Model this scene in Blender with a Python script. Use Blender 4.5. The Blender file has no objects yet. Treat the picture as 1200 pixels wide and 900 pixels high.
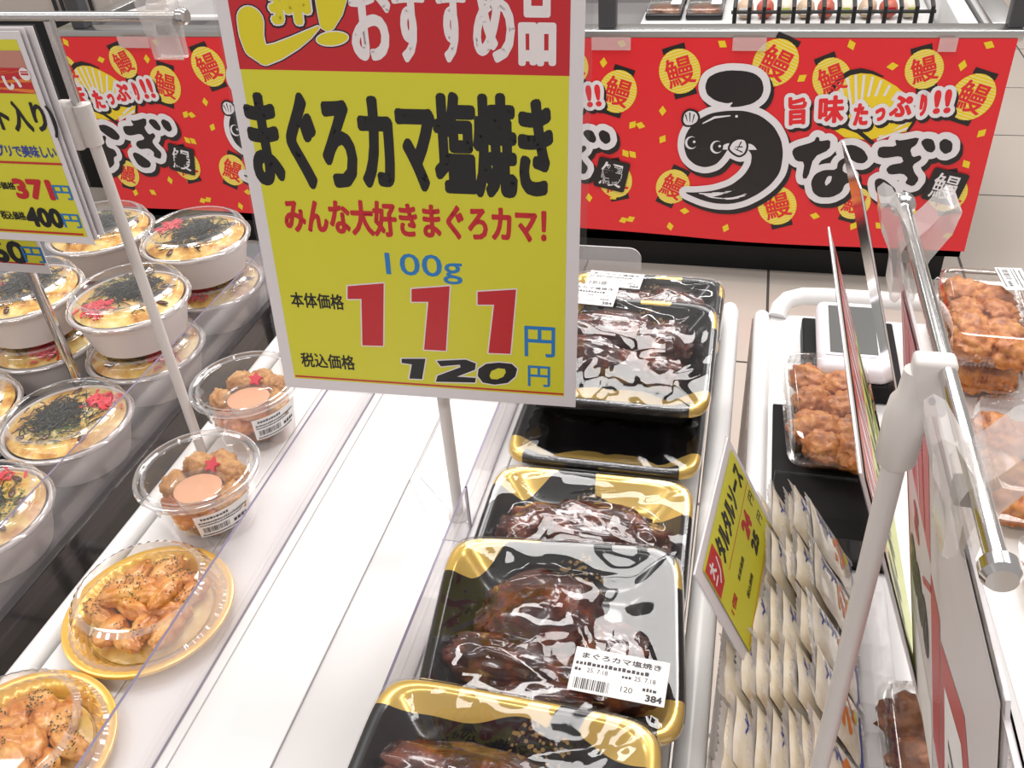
import bpy, bmesh, math, random
from mathutils import Vector, Matrix, noise
from mathutils.geometry import tessellate_polygon

sc = bpy.context.scene
COL = sc.collection
R = math.radians

# ------------------------------------------------------------------ camera, world, lamps, exposure
cam_d = bpy.data.cameras.new('camera')
cam_d.sensor_width = 36.0
cam_d.lens = 31.8
cam_d.clip_start = 0.02
cam = bpy.data.objects.new('camera', cam_d)
COL.objects.link(cam)
_rt = Vector((0.970, 0.234, -0.064)); _dn = Vector((0.088, -0.586, -0.806)); _fw = Vector((-0.226, 0.776, -0.589))
_fw.normalize(); _rt = (_rt - _fw * _rt.dot(_fw)).normalized(); _up = _rt.cross(_fw)
cam.matrix_world = Matrix(((_rt.x, _up.x, -_fw.x, 0), (_rt.y, _up.y, -_fw.y, 0), (_rt.z, _up.z, -_fw.z, 1.33), (0, 0, 0, 1)))
sc.camera = cam

sc.view_settings.view_transform = 'Standard'
sc.view_settings.look = 'None'
sc.view_settings.exposure = 0.0
sc.view_settings.gamma = 1.0
sc.view_settings.use_curve_mapping = False
try:
    sc.cycles.transparent_max_bounces = 32
    sc.cycles.max_bounces = 10
except Exception:
    pass

world = bpy.data.worlds.new('world')
sc.world = world
world.use_nodes = True
world.node_tree.nodes['Background'].inputs[0].default_value = (1.0, 0.95, 0.93, 1)
world.node_tree.nodes['Background'].inputs[1].default_value = 0.50

def lamp(name, loc, sx, sy, power, color=(1, 0.97, 0.95), rot=(0, 0, 0)):
    l = bpy.data.lights.new(name, 'AREA')
    l.shape = 'RECTANGLE'; l.size = sx; l.size_y = sy; l.energy = power; l.color = color
    o = bpy.data.objects.new(name, l)
    o.location = loc; o.rotation_euler = rot
    COL.objects.link(o)
    return o

# fluorescent ceiling fittings, rows running across the shop
for ly in (-1.3, 0.75, 5.3):
    for lx in (-2.2, -0.25, 1.7):
        lamp('fluorescent_fitting', (lx, ly, 3.0), 1.5, 0.22, 17)
for lx in (-0.55, 1.2):
    lamp('ceiling_light_panel', (lx, 2.55, 3.0), 1.3, 0.75, 34)
lamp('ceiling_light_panel', (-0.25, 1.72, 3.0), 1.0, 0.6, 22)

# ------------------------------------------------------------------ helpers
def mat(name, color, rough=0.5, metal=0.0, spec=0.5, coat=0.0, bump=None, noise_col=None, emis=None):
    m = bpy.data.materials.new(name)
    m.use_nodes = True
    nt = m.node_tree
    b = nt.nodes['Principled BSDF']
    b.inputs['Base Color'].default_value = (*color, 1)
    b.inputs['Roughness'].default_value = rough
    b.inputs['Metallic'].default_value = metal
    b.inputs['Specular IOR Level'].default_value = spec
    b.inputs['Coat Weight'].default_value = coat
    b.inputs['Coat Roughness'].default_value = 0.08
    if noise_col or bump:
        tc = nt.nodes.new('ShaderNodeTexCoord')
    if noise_col:                       # (scale, [(pos, colour), ...])
        n = nt.nodes.new('ShaderNodeTexNoise')
        n.inputs['Scale'].default_value = noise_col[0]
        n.inputs['Detail'].default_value = 6
        n.inputs['Roughness'].default_value = 0.62
        nt.links.new(tc.outputs['Object'], n.inputs['Vector'])
        r = nt.nodes.new('ShaderNodeValToRGB')
        while len(r.color_ramp.elements) < len(noise_col[1]):
            r.color_ramp.elements.new(0.5)
        for e, (p, c) in zip(r.color_ramp.elements, noise_col[1]):
            e.position = p; e.color = (*c, 1)
        nt.links.new(n.outputs['Fac'], r.inputs['Fac'])
        nt.links.new(r.outputs['Color'], b.inputs['Base Color'])
    if bump:                            # (scale, strength, distance)
        n2 = nt.nodes.new('ShaderNodeTexNoise')
        n2.inputs['Scale'].default_value = bump[0]
        n2.inputs['Detail'].default_value = 5
        nt.links.new(tc.outputs['Object'], n2.inputs['Vector'])
        bp = nt.nodes.new('ShaderNodeBump')
        bp.inputs['Strength'].default_value = bump[1]
        bp.inputs['Distance'].default_value = bump[2]
        nt.links.new(n2.outputs['Fac'], bp.inputs['Height'])
        nt.links.new(bp.outputs['Normal'], b.inputs['Normal'])
    return m

def clear(name, tint=(0.97, 0.97, 0.97), ior=1.5, rough=0.04, gain=1.0, bump=None, haze=0.0):
    """thin clear plastic: light passes straight through, the surface still reflects"""
    m = bpy.data.materials.new(name)
    m.use_nodes = True
    nt = m.node_tree
    nt.nodes.clear()
    out = nt.nodes.new('ShaderNodeOutputMaterial')
    tr = nt.nodes.new('ShaderNodeBsdfTransparent'); tr.inputs[0].default_value = (*tint, 1)
    gl = nt.nodes.new('ShaderNodeBsdfGlossy'); gl.inputs['Roughness'].default_value = rough
    gl.inputs['Color'].default_value = (1, 1, 1, 1)
    fr = nt.nodes.new('ShaderNodeFresnel')
    geo = nt.nodes.new('ShaderNodeNewGeometry')                      # a thin sheet reflects alike from both faces
    io = nt.nodes.new('ShaderNodeMapRange'); io.inputs[3].default_value = ior; io.inputs[4].default_value = 1.0 / ior
    nt.links.new(geo.outputs['Backfacing'], io.inputs[0]); nt.links.new(io.outputs[0], fr.inputs['IOR'])
    mul = nt.nodes.new('ShaderNodeMath'); mul.operation = 'MULTIPLY'; mul.inputs[1].default_value = gain; mul.use_clamp = True
    mix = nt.nodes.new('ShaderNodeMixShader')
    nt.links.new(fr.outputs[0], mul.inputs[0]); nt.links.new(mul.outputs[0], mix.inputs[0])
    nt.links.new(tr.outputs[0], mix.inputs[1]); nt.links.new(gl.outputs[0], mix.inputs[2])
    last = mix
    if haze:
        df = nt.nodes.new('ShaderNodeBsdfDiffuse'); df.inputs[0].default_value = (0.9, 0.88, 0.88, 1)
        mx = nt.nodes.new('ShaderNodeMixShader'); mx.inputs[0].default_value = haze
        nt.links.new(mix.outputs[0], mx.inputs[1]); nt.links.new(df.outputs[0], mx.inputs[2])
        last = mx
    if bump:
        tc = nt.nodes.new('ShaderNodeTexCoord')
        n2 = nt.nodes.new('ShaderNodeTexNoise'); n2.inputs['Scale'].default_value = bump[0]; n2.inputs['Detail'].default_value = 3
        bp = nt.nodes.new('ShaderNodeBump'); bp.inputs['Strength'].default_value = bump[1]; bp.inputs['Distance'].default_value = bump[2]
        nt.links.new(tc.outputs['Object'], n2.inputs['Vector']); nt.links.new(n2.outputs['Fac'], bp.inputs['Height'])
        nt.links.new(bp.outputs['Normal'], gl.inputs['Normal']); nt.links.new(bp.outputs['Normal'], fr.inputs['Normal'])
    nt.links.new(last.outputs[0], out.inputs[0])
    return m

class MB:
    """collects faces with materials; build() links them as ONE mesh object"""
    def __init__(self):
        self.v = []; self.f = []; self.m = []; self.mats = []; self.attrs = {}
    def mi(self, m):
        if m not in self.mats: self.mats.append(m)
        return self.mats.index(m)
    def add(self, vs, fs, m, M=None):
        o = len(self.v); k = self.mi(m)
        self.v += [tuple(M @ Vector(p)) for p in vs] if M else [tuple(p) for p in vs]
        self.f += [tuple(i + o for i in f) for f in fs]
        self.m += [k] * len(fs)
        return o
    def box(self, x0, x1, y0, y1, z0, z1, m, M=None, bev=0.0):
        if bev <= 0:
            vs = [(x, y, z) for x in (x0, x1) for y in (y0, y1) for z in (z0, z1)]
            fs = [(0, 1, 3, 2), (4, 6, 7, 5), (0, 4, 5, 1), (2, 3, 7, 6), (0, 2, 6, 4), (1, 5, 7, 3)]
            return self.add(vs, fs, m, M)
        bm = bmesh.new()
        bmesh.ops.create_cube(bm, size=1)
        for v in bm.verts:
            v.co = Vector(((x0 + x1) / 2 + v.co.x * (x1 - x0), (y0 + y1) / 2 + v.co.y * (y1 - y0), (z0 + z1) / 2 + v.co.z * (z1 - z0)))
        bmesh.ops.bevel(bm, geom=bm.edges[:], offset=bev, segments=3, affect='EDGES', profile=0.5)
        self.frombm(bm, m, M)
    def frombm(self, bm, m, M=None):
        bm.verts.index_update()
        self.add([v.co[:] for v in bm.verts], [tuple(v.index for v in f.verts) for f in bm.faces], m, M)
        bm.free()
    def tube(self, path, r, m, n=14, caps=True, M=None):
        path = [Vector(p) for p in path]
        rs = r if isinstance(r, (list, tuple)) else [r] * len(path)
        vs = []; fs = []
        prev = None
        for i, p in enumerate(path):
            t = (path[min(i + 1, len(path) - 1)] - path[max(i - 1, 0)])
            if t.length < 1e-9: t = Vector((0, 0, 1))
            t.normalize()
            if prev is None:
                a = Vector((0, 0, 1)) if abs(t.z) < 0.9 else Vector((1, 0, 0))
                u = t.cross(a).normalized()
            else:
                u = (prev - t * prev.dot(t)).normalized()
            prev = u
            w = t.cross(u)
            for k in range(n):
                a = 2 * math.pi * k / n
                vs.append(p + (u * math.cos(a) + w * math.sin(a)) * rs[i])
        for i in range(len(path) - 1):
            for k in range(n):
                fs.append((i * n + k, i * n + (k + 1) % n, (i + 1) * n + (k + 1) % n, (i + 1) * n + k))
        if caps:
            fs.append(tuple(range(n - 1, -1, -1)))
            fs.append(tuple((len(path) - 1) * n + k for k in range(n)))
        self.add(vs, fs, m, M)
    def lathe(self, prof, m, n=48, M=None, rad=None, close=False):
        """prof [(r, z)]; rad(angle, r, z) may change the radius"""
        vs = []; fs = []
        for (r, z) in prof:
            for k in range(n):
                a = 2 * math.pi * k / n
                rr = rad(a, r, z) if rad else r
                vs.append((rr * math.cos(a), rr * math.sin(a), z))
        for i in range(len(prof) - 1):
            for k in range(n):
                fs.append((i * n + k, i * n + (k + 1) % n, (i + 1) * n + (k + 1) % n, (i + 1) * n + k))
        if close: fs.append(tuple((len(prof) - 1) * n + k for k in range(n)))
        self.add(vs, fs, m, M)
    def grid(self, fn, nu, nv, m, M=None):
        vs = [fn(i / nu, j / nv) for j in range(nv + 1) for i in range(nu + 1)]
        fs = [(j * (nu + 1) + i, j * (nu + 1) + i + 1, (j + 1) * (nu + 1) + i + 1, (j + 1) * (nu + 1) + i) for j in range(nv) for i in range(nu)]
        return self.add(vs, fs, m, M)
    def prism(self, poly, d0, d1, m, M, edge=None):
        """poly [(a, b)] in the local xy plane of M, from local z d0 to d1"""
        n = len(poly)
        vs = [(a, b, d0) for a, b in poly] + [(a, b, d1) for a, b in poly]
        tri = tessellate_polygon([[Vector((a, b, 0)) for a, b in poly]])
        self.add(vs, [tuple(t) for t in tri] + [tuple(i + n for i in t) for t in tri], m, M)
        self.add(vs, [(i, (i + 1) % n, n + (i + 1) % n, n + i) for i in range(n)], edge or m, M)
    def build(self, name, parent=None, smooth=None, loc=None, M=None):
        me = bpy.data.meshes.new(name)
        me.from_pydata(self.v, [], self.f)
        for mm in self.mats: me.materials.append(mm)
        me.polygons.foreach_set('material_index', self.m)
        me.update()
        if smooth is not None:
            bm = bmesh.new(); bm.from_mesh(me)
            bmesh.ops.recalc_face_normals(bm, faces=bm.faces[:])
            bm.to_mesh(me); bm.free()
            me.polygons.foreach_set('use_smooth', [True] * len(me.polygons))
            me.set_sharp_from_angle(angle=R(smooth))
        for k, vals in self.attrs.items():
            at = me.attributes.new(k, 'FLOAT', 'POINT')
            at.data.foreach_set('value', vals)
        o = bpy.data.objects.new(name, me)
        COL.objects.link(o)
        if parent is not None: o.parent = parent
        if loc: o.location = loc
        if M is not None: o.matrix_local = M
        return o

def tag(o, label, cat, group=None):
    o['label'] = label; o['category'] = cat
    if group: o['group'] = group
    return o
def struct(o): o['kind'] = 'structure'; return o
def thing(name, label, cat, loc=(0, 0, 0), rz=0.0, group=None, M=None):
    o = bpy.data.objects.new(name, None)
    o.empty_display_size = 0.02
    COL.objects.link(o)
    if M is not None: o.matrix_world = M
    else: o.location = loc; o.rotation_euler = (0, 0, rz)
    return tag(o, label, cat, group)
def kids(o): return [c for c in ALLOBJ() if c.parent is o]
def ALLOBJ(): return list(bpy.data.objects)
def copy_tree(o, parent=None):
    c = o.copy(); COL.objects.link(c)
    if parent is not None: c.parent = parent
    for ch in kids(o): copy_tree(ch, c)
    return c
def frame(o, u, v):
    u = Vector(u).normalized(); v = Vector(v); v = (v - u * v.dot(u)).normalized(); w = u.cross(v)
    return Matrix(((u.x, v.x, w.x, o[0]), (u.y, v.y, w.y, o[1]), (u.z, v.z, w.z, o[2]), (0, 0, 0, 1)))
def at(x, y, z, rz=0.0): return Matrix.Translation((x, y, z)) @ Matrix.Rotation(rz, 4, 'Z')

# ------------------------------------------------------------------ lettering
_glyph = {}
def glyph(body):
    if body in _glyph: return _glyph[body]
    cu = bpy.data.curves.new('lettering_source', 'FONT')
    cu.body = body; cu.size = 1.0; cu.resolution_u = 3
    o = bpy.data.objects.new('lettering_source', cu)
    COL.objects.link(o)
    dg = bpy.context.evaluated_depsgraph_get()
    me = bpy.data.meshes.new_from_object(o.evaluated_get(dg), depsgraph=dg)
    vs = [(v.co.x, v.co.y) for v in me.vertices]; fs = [tuple(p.vertices) for p in me.polygons]
    bpy.data.objects.remove(o); bpy.data.curves.remove(cu); bpy.data.meshes.remove(me)
    xs = [p[0] for p in vs] or [0, 1]; ys = [p[1] for p in vs] or [0, 1]
    _glyph[body] = (vs, fs, (min(xs), min(ys), max(xs), max(ys)))
    return _glyph[body]

def chaikin(p, it=2):
    for _ in range(it):
        q = []
        for i in range(len(p)):
            a, b = p[i], p[(i + 1) % len(p)]
            q += [(a[0] * .8 + b[0] * .2, a[1] * .8 + b[1] * .2), (a[0] * .2 + b[0] * .8, a[1] * .2 + b[1] * .8)]
        p = q
    return p

class Print:
    """flat artwork in (u, v) metres; every layer lies a hair above the one below"""
    def __init__(self, step=0.00012, surf=None, M=None):
        self.mb = MB(); self.step = step; self.surf = surf; self.M = M; self.n = 0
    def put(self, pts, fs, m, layer):
        vs = []
        self.n += 1
        lift = layer * self.step + (self.n % 29) * self.step / 34     # overlapping pieces of one layer never share a plane
        for (u, v) in pts:
            h = lift + (self.surf(u, v) if self.surf else 0.0)
            vs.append((u, v, h))
        self.mb.add(vs, fs, m, self.M)
    def poly(self, pts, m, layer, holes=()):
        loops = [[Vector((a, b, 0)) for a, b in pts]] + [[Vector((a, b, 0)) for a, b in h] for h in holes]
        allp = list(pts)
        for h in holes: allp += list(h)
        self.put(allp, [tuple(t) for t in tessellate_polygon(loops)], m, layer)
    def rect(self, u0, v0, u1, v1, m, layer): self.put([(u0, v0), (u1, v0), (u1, v1), (u0, v1)], [(0, 1, 2, 3)], m, layer)
    def disc(self, u, v, a, b, m, layer, rot=0.0, n=28, a0=0.0, a1=2 * math.pi):
        c, s = math.cos(rot), math.sin(rot)
        pts = [(u, v)]
        for k in range(n + 1):
            t = a0 + (a1 - a0) * k / n
            x, y = a * math.cos(t), b * math.sin(t)
            pts.append((u + x * c - y * s, v + x * s + y * c))
        self.put(pts, [(0, k + 1, k + 2) for k in range(n)], m, layer)
    def stroke(self, pts, w, m, layer, round_=True):
        ws = w if isinstance(w, (list, tuple)) else [w] * len(pts)
        for i in range(len(pts) - 1):
            (x0, y0), (x1, y1) = pts[i], pts[i + 1]
            L = math.hypot(x1 - x0, y1 - y0) or 1e-9
            nx, ny = -(y1 - y0) / L / 2, (x1 - x0) / L / 2
            self.put([(x0 + nx * ws[i], y0 + ny * ws[i]), (x0 - nx * ws[i], y0 - ny * ws[i]),
                      (x1 - nx * ws[i + 1], y1 - ny * ws[i + 1]), (x1 + nx * ws[i + 1], y1 + ny * ws[i + 1])], [(0, 1, 2, 3)], m, layer)
        if round_:
            for (x, y), q in zip(pts, ws): self.disc(x, y, q / 2, q / 2, m, layer, n=10 if q < .01 else 20)
    def fat(self, pts, r, m, layer, dx=0.0, dy=0.0):
        p = [(a + dx, b + dy) for a, b in pts]
        self.poly(p, m, layer)
        self.stroke(p + p[:1], 2 * r, m, layer)
    def text(self, body, box, m, layer, bold=0.0, rot=0.0, shear=0.0, dx=0.0, dy=0.0):
        """box (u0, v0, u1, v1): the ink is stretched to fill it; bold in metres; rot about the box centre"""
        vs, fs, (x0, y0, x1, y1) = glyph(body)
        u0, v0, u1, v1 = box
        b = bold
        sx = (u1 - u0 - 2 * b) / max(x1 - x0, 1e-6); sy = (v1 - v0 - 2 * b) / max(y1 - y0, 1e-6)
        cu, cv = (u0 + u1) / 2, (v0 + v1) / 2
        c, s = math.cos(rot), math.sin(rot)
        base = []
        for (x, y) in vs:
            a = (x - (x0 + x1) / 2) * sx; d = (y - (y0 + y1) / 2) * sy
            a += shear * d
            base.append((cu + a * c - d * s + dx, cv + a * s + d * c + dy))
        self.put(base, fs, m, layer)
        if b > 0:                                                    # thicken: every outline edge becomes a round ended stroke
            cnt = {}
            for f in fs:
                for i in range(len(f)):
                    e = (f[i], f[(i + 1) % len(f)])
                    k = (min(e), max(e)); cnt[k] = cnt.get(k, 0) + 1
            pv = []; pf = []
            nd = 10 if b > 0.004 else 6
            ends = set()
            for (i, j), q in cnt.items():
                if q != 1: continue
                (xa, ya), (xb, yb) = base[i], base[j]
                L = math.hypot(xb - xa, yb - ya)
                if L < 1e-9: continue
                nx, ny = -(yb - ya) / L * b, (xb - xa) / L * b
                self.put([(xa + nx, ya + ny), (xa - nx, ya - ny), (xb - nx, yb - ny), (xb + nx, yb + ny)], [(0, 1, 2, 3)], m, layer)
                ends.add(i); ends.add(j)
            for i in ends: self.disc(base[i][0], base[i][1], b, b, m, layer, n=nd)
    def build(self, name, parent, **kw): return self.mb.build(name, parent, **kw)

def box2(ll, ur): return (ll[0], ll[1], ur[0], ur[1])

# ------------------------------------------------------------------ materials
WHITE_ENAMEL = mat('white enamel', (0.80, 0.79, 0.78), 0.28)
TABLE_WHITE = mat('white laminate', (0.76, 0.745, 0.74), 0.22, bump=(9, 0.03, 0.002))
SEAM = mat('seam grey', (0.25, 0.24, 0.25), 0.6)
BLACK_SHELF = mat('black shelf plastic', (0.010, 0.010, 0.011), 0.32, spec=0.25)
DARK_GREY = mat('dark grey metal', (0.05, 0.05, 0.055), 0.45)
SHELF_TOP = mat('grey shelf', (0.10, 0.095, 0.10), 0.35)
CHROME = mat('chrome', (0.62, 0.61, 0.60), 0.14, metal=1.0)
STEEL = mat('stainless steel', (0.55, 0.55, 0.54), 0.3, metal=1.0)
POST_WHITE = mat('off white plastic', (0.63, 0.59, 0.56), 0.4)
ACRYLIC = clear('clear acrylic', (0.94, 0.925, 0.93), 1.49, 0.03, 1.1, haze=0.07)
ACRYLIC_FOOT = clear('thin acrylic', (0.985, 0.982, 0.982), 1.49, 0.02, 0.35)
ACRYLIC_EDGE = mat('acrylic edge', (0.20, 0.17, 0.24), 0.25)
CLEAR = clear('clear plastic', (0.968, 0.962, 0.955), 1.5, 0.06, 1.75, bump=(28, 0.10, 0.002))
FILM = clear('cling film', (0.975, 0.975, 0.98), 1.5, 0.03, 1.0, bump=(45, 0.06, 0.001))
CLEAR_RIM = clear('clear plastic rim', (0.86, 0.85, 0.85), 1.55, 0.08, 3.2, haze=0.10)
CLIP = clear('clear clip plastic', (0.90, 0.88, 0.86), 1.5, 0.12, 1.8, haze=0.22)
SLEEVE = clear('card sleeve', (0.95, 0.95, 0.95), 1.45, 0.06, 0.8)
PAPER = mat('white card', (0.70, 0.66, 0.67), 0.35)
PAPER_COOL = mat('label paper', (0.84, 0.83, 0.82), 0.6)
SIGN_YELLOW = mat('sign yellow', (0.64, 0.61, 0.035), 0.30)
SIGN_RED = mat('sign red', (0.52, 0.018, 0.026), 0.30)
SIGN_BLACK = mat('sign black', (0.012, 0.011, 0.012), 0.35)
SIGN_BLUE = mat('sign blue', (0.02, 0.19, 0.50), 0.35)
SIGN_NAVY = mat('sign navy', (0.04, 0.06, 0.32), 0.4)
SIGN_WHITE = mat('sign white', (0.78, 0.72, 0.72), 0.3)
SIGN_GOLD = mat('sign gold', (0.70, 0.60, 0.02), 0.3)
SIGN_GREEN = mat('sign green', (0.55, 0.62, 0.14), 0.35)
SIGN_ORANGE = mat('sign orange', (0.75, 0.20, 0.03), 0.35)
INK = mat('label ink', (0.05, 0.045, 0.05), 0.6)
BAN_RED = mat('banner red', (0.70, 0.020, 0.028), 0.33)
BAN_WHITE = mat('banner white', (0.72, 0.70, 0.72), 0.33)
BAN_BLACK = mat('banner black', (0.012, 0.010, 0.011), 0.33)
BAN_YELLOW = mat('banner yellow', (0.78, 0.58, 0.02), 0.33)
BAN_PALE = mat('banner pale yellow', (0.80, 0.70, 0.24), 0.33)
TAPE = clear('clear tape', (0.92, 0.90, 0.88), 1.5, 0.15, 1.5, haze=0.25)

# ------------------------------------------------------------------ the setting
def floor_mat():
    m = mat('floor tile', (0.4, 0.36, 0.32), 0.16)
    nt = m.node_tree; b = nt.nodes['Principled BSDF']
    tc = nt.nodes.new('ShaderNodeTexCoord')
    br = nt.nodes.new('ShaderNodeTexBrick')
    br.offset = 0.0
    br.inputs['Color1'].default_value = (0.56, 0.49, 0.43, 1)
    br.inputs['Color2'].default_value = (0.52, 0.455, 0.40, 1)
    br.inputs['Mortar'].default_value = (0.09, 0.08, 0.075, 1)
    br.inputs['Scale'].default_value = 1.0
    br.inputs['Mortar Size'].default_value = 0.004
    br.inputs['Brick Width'].default_value = 0.53
    br.inputs['Row Height'].default_value = 0.53
    mp = nt.nodes.new('ShaderNodeMapping')
    mp.inputs['Location'].default_value = (-0.10, 0.19, 0)
    nt.links.new(tc.outputs['Object'], mp.inputs['Vector'])
    nt.links.new(mp.outputs['Vector'], br.inputs['Vector'])
    nt.links.new(br.outputs['Color'], b.inputs['Base Color'])
    return m
mb = MB(); mb.box(-6, 5, -2.5, 8, -0.1, 0, floor_mat()); struct(mb.build('floor'))
mb = MB(); mb.box(-6, 5, 8, 8.1, 0, 3.4, mat('shop wall', (0.55, 0.53, 0.50), 0.7)); struct(mb.build('wall_back'))

# ------------------------------------------------------------------ centre display table
T = 0.80
table = thing('display_table', 'white slatted display table carrying the glazed fish trays', 'table', (-0.23, 0.5, 0))
TI = Matrix.Translation((0.23, -0.5, 0))
mb = MB()
edges = [-0.462, -0.3925, -0.3275, -0.2595, -0.178, -0.095, -0.012]
for a, b in zip(edges[:-1], edges[1:]):
    mb.box(a + 0.0004, b - 0.0004, 0.02, 0.91, T - 0.022, T, TABLE_WHITE, TI, bev=0.0012)
mb.box(-0.462, -0.012, 0.02, 0.91, T - 0.03, T - 0.0225, SEAM, TI)
mb.build('table_top', table, smooth=30)
mb = MB(); mb.tube([(-0.482, -0.1, T - 0.012), (-0.482, 0.9, T - 0.012)], 0.0098, WHITE_ENAMEL, M=TI); mb.build('side_rail', table, smooth=40)
mb = MB()
mb.tube([(0.0005, -0.1, T - 0.002), (0.0005, 0.862, T - 0.002), (0.0005, 0.872, T - 0.003), (0.0005, 0.8755, T - 0.006)], [0.0105, 0.0105, 0.0085, 0.004], WHITE_ENAMEL, M=TI)
mb.build('side_rail', table, smooth=40)
for x in (-0.482, 0.0005):
    for y in (0.10, 0.86):
        mb = MB(); mb.tube([(x, y, 0.0), (x, y, T - 0.02)], 0.011, WHITE_ENAMEL, M=TI); mb.build('leg', table, smooth=40)
for y in (0.1, 0.86):
    mb = MB(); mb.tube([(-0.482, y, 0.25), (0.0, y, 0.25)], 0.009, WHITE_ENAMEL, M=TI); mb.build('cross_bar', table, smooth=40)

def panel_yz(name, label, x, y0, y1, z0, z1, foot=None, edge=ACRYLIC_EDGE, corner=0.0):
    """upright clear sheet running in depth; foot: outline of the sheet lying on the table"""
    o = thing(name, label, 'divider', (x, y0, z0))
    mb = MB()
    w = 0.0010
    poly = [(0, 0), (y1 - y0, 0), (y1 - y0, z1 - z0), (0, z1 - z0)]
    if corner:
        poly = [(0, 0), (y1 - y0, 0)] + [(y1 - y0 - corner + corner * math.cos(t), z1 - z0 - corner + corner * math.sin(t)) for t in [k * math.pi / 12 for k in range(7)]] + [(0, z1 - z0)]
    F = Matrix(((0, 0, 1, 0), (1, 0, 0, 0), (0, 1, 0, 0), (0, 0, 0, 1)))
    mb.prism(poly, -w, w, ACRYLIC, F, edge)
    mb.build('upright_sheet', o)
    if foot:
        mb = MB(); mb.prism([(a - x, b - y0) for a, b in foot], 0.0003, 0.0013, ACRYLIC_FOOT, Matrix(), edge); mb.build('foot_sheet', o)
    return o
panel_yz('acrylic_divider', 'low clear acrylic divider standing beside the gold prawn plates', -0.336, 0.10, 0.86, T + 0.0005, T + 0.069)
panel_yz('acrylic_divider', 'clear divider along the near fish trays with a cut foot corner', -0.190, 0.06, 0.497, T + 0.0005, T + 0.046,
         foot=[(-0.1895, 0.06), (-0.259, 0.06), (-0.259, 0.545), (-0.21, 0.481), (-0.1895, 0.481)])
panel_yz('acrylic_divider', 'clear divider along the far fish trays behind the main price card', -0.190, 0.499, 0.88, T + 0.0005, T + 0.046,
         foot=[(-0.1895, 0.50), (-0.205, 0.507), (-0.250, 0.549), (-0.257, 0.56), (-0.257, 0.88), (-0.1895, 0.88)])
o = thing('acrylic_end_panel', 'upright clear end panel with a rounded corner behind the farthest fish tray', 'panel', (-0.30, 0.93, T - 0.05))
mb = MB(); mb.prism([(0, 0), (0.196, 0)] + [(0.196 - 0.014 + 0.014 * math.cos(t), 0.085 - 0.014 + 0.014 * math.sin(t)) for t in [k * math.pi / 12 for k in range(7)]] + [(0, 0.085)],
                    -0.001, 0.001, clear('frosty acrylic', (0.86, 0.84, 0.84), 1.5, 0.1, 1.6, haze=0.16), frame((0, 0, 0), (1, 0, 0), (0, 0, 1)), mat('pale acrylic edge', (0.5, 0.48, 0.48), 0.3)); mb.build('upright_sheet', o)
mb = MB(); mb.box(0.0, 0.19, -0.045, 0.0, 0.0503, 0.0513, ACRYLIC_FOOT); mb.build('foot_sheet', o)

# ------------------------------------------------------------------ dark shelf on the left
shelf = thing('chilled_shelf', 'black edged display shelf holding the topped white bowls', 'shelf', (-0.8, 0.5, 0))
SI = Matrix.Translation((0.8, -0.5, 0))
mb = MB(); mb.box(-1.15, -0.545, -0.2, 1.0, 0.75, 0.775, SHELF_TOP, SI, bev=0.003); mb.build('shelf_board', shelf, smooth=30)
mb = MB()
mb.box(-0.5455, -0.536, -0.2, 1.0, 0.745, 0.785, BLACK_SHELF, SI, bev=0.002)
mb.box(-0.536, -0.522, -0.2, 1.0, 0.752, 0.777, BLACK_SHELF, SI, bev=0.003)
mb.build('front_lip', shelf, smooth=30)
mb = MB(); mb.box(-0.522, -0.5205, -0.2, 1.0, 0.755, 0.799, clear('dark price rail', (0.45, 0.42, 0.45), 1.5, 0.06, 1.2), SI); mb.build('price_rail', shelf)
mb = MB(); mb.box(-1.15, -0.56, -0.2, 0.985, 0.0, 0.75, mat('cabinet side', (0.10, 0.09, 0.095), 0.4), SI, bev=0.004); mb.build('cabinet_body', shelf, smooth=30)
panel_yz('acrylic_divider', 'clear sheet standing in front of the white bowls on the black shelf', -0.5295, -0.2, 0.95, 0.7775, 0.858)

# ------------------------------------------------------------------ right hand wagon
wagon = thing('display_wagon', 'white tube framed wagon carrying fried chicken and sauce sachets', 'wagon', (0.3, 0.5, 0))
WI = Matrix.Translation((-0.3, -0.5, 0))
mb = MB(); mb.box(0.0425, 0.62, -0.1, 0.866, T - 0.02, T, TABLE_WHITE, WI, bev=0.002); mb.build('table_top', wagon, smooth=30)
arc = [(0.0345 + 0.03 - 0.03 * math.cos(t), 0.852 + 0.03 * math.sin(t), T + 0.002) for t in [k * math.pi / 12 for k in range(7)]]
mb = MB(); mb.tube([(0.0345, 0.865, T - 0.03), (0.0345, 0.865, T - 0.008), (0.0345, 0.860, T - 0.003), (0.0345, 0.84, T - 0.002), (0.0345, -0.1, T - 0.002)], 0.0088, WHITE_ENAMEL, M=WI); mb.build('side_rail', wagon, smooth=40)
mb = MB(); mb.tube([(0.05, 0.858, T), (0.052, 0.868, T + 0.006), (0.060, 0.879, T + 0.010), (0.075, 0.885, T + 0.012), (0.1, 0.887, T + 0.012), (0.62, 0.887, T + 0.012)], 0.0095, WHITE_ENAMEL, M=WI); mb.build('end_rail', wagon, smooth=40)
mb = MB(); mb.box(0.0245, 0.0275, -0.1, 0.862, T - 0.26, T - 0.006, mat('brown side sheet', (0.13, 0.095, 0.075), 0.35, noise_col=(14, [(0.3, (0.05, 0.04, 0.035)), (0.7, (0.30, 0.22, 0.17))])), WI); mb.build('side_sheet', wagon)
for x in (0.04, 0.60):
    for y in (0.0, 0.84):
        mb = MB(); mb.tube([(x, y, 0), (x, y, T - 0.015)], 0.011, WHITE_ENAMEL, M=WI); mb.build('leg', wagon, smooth=40)

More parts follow.
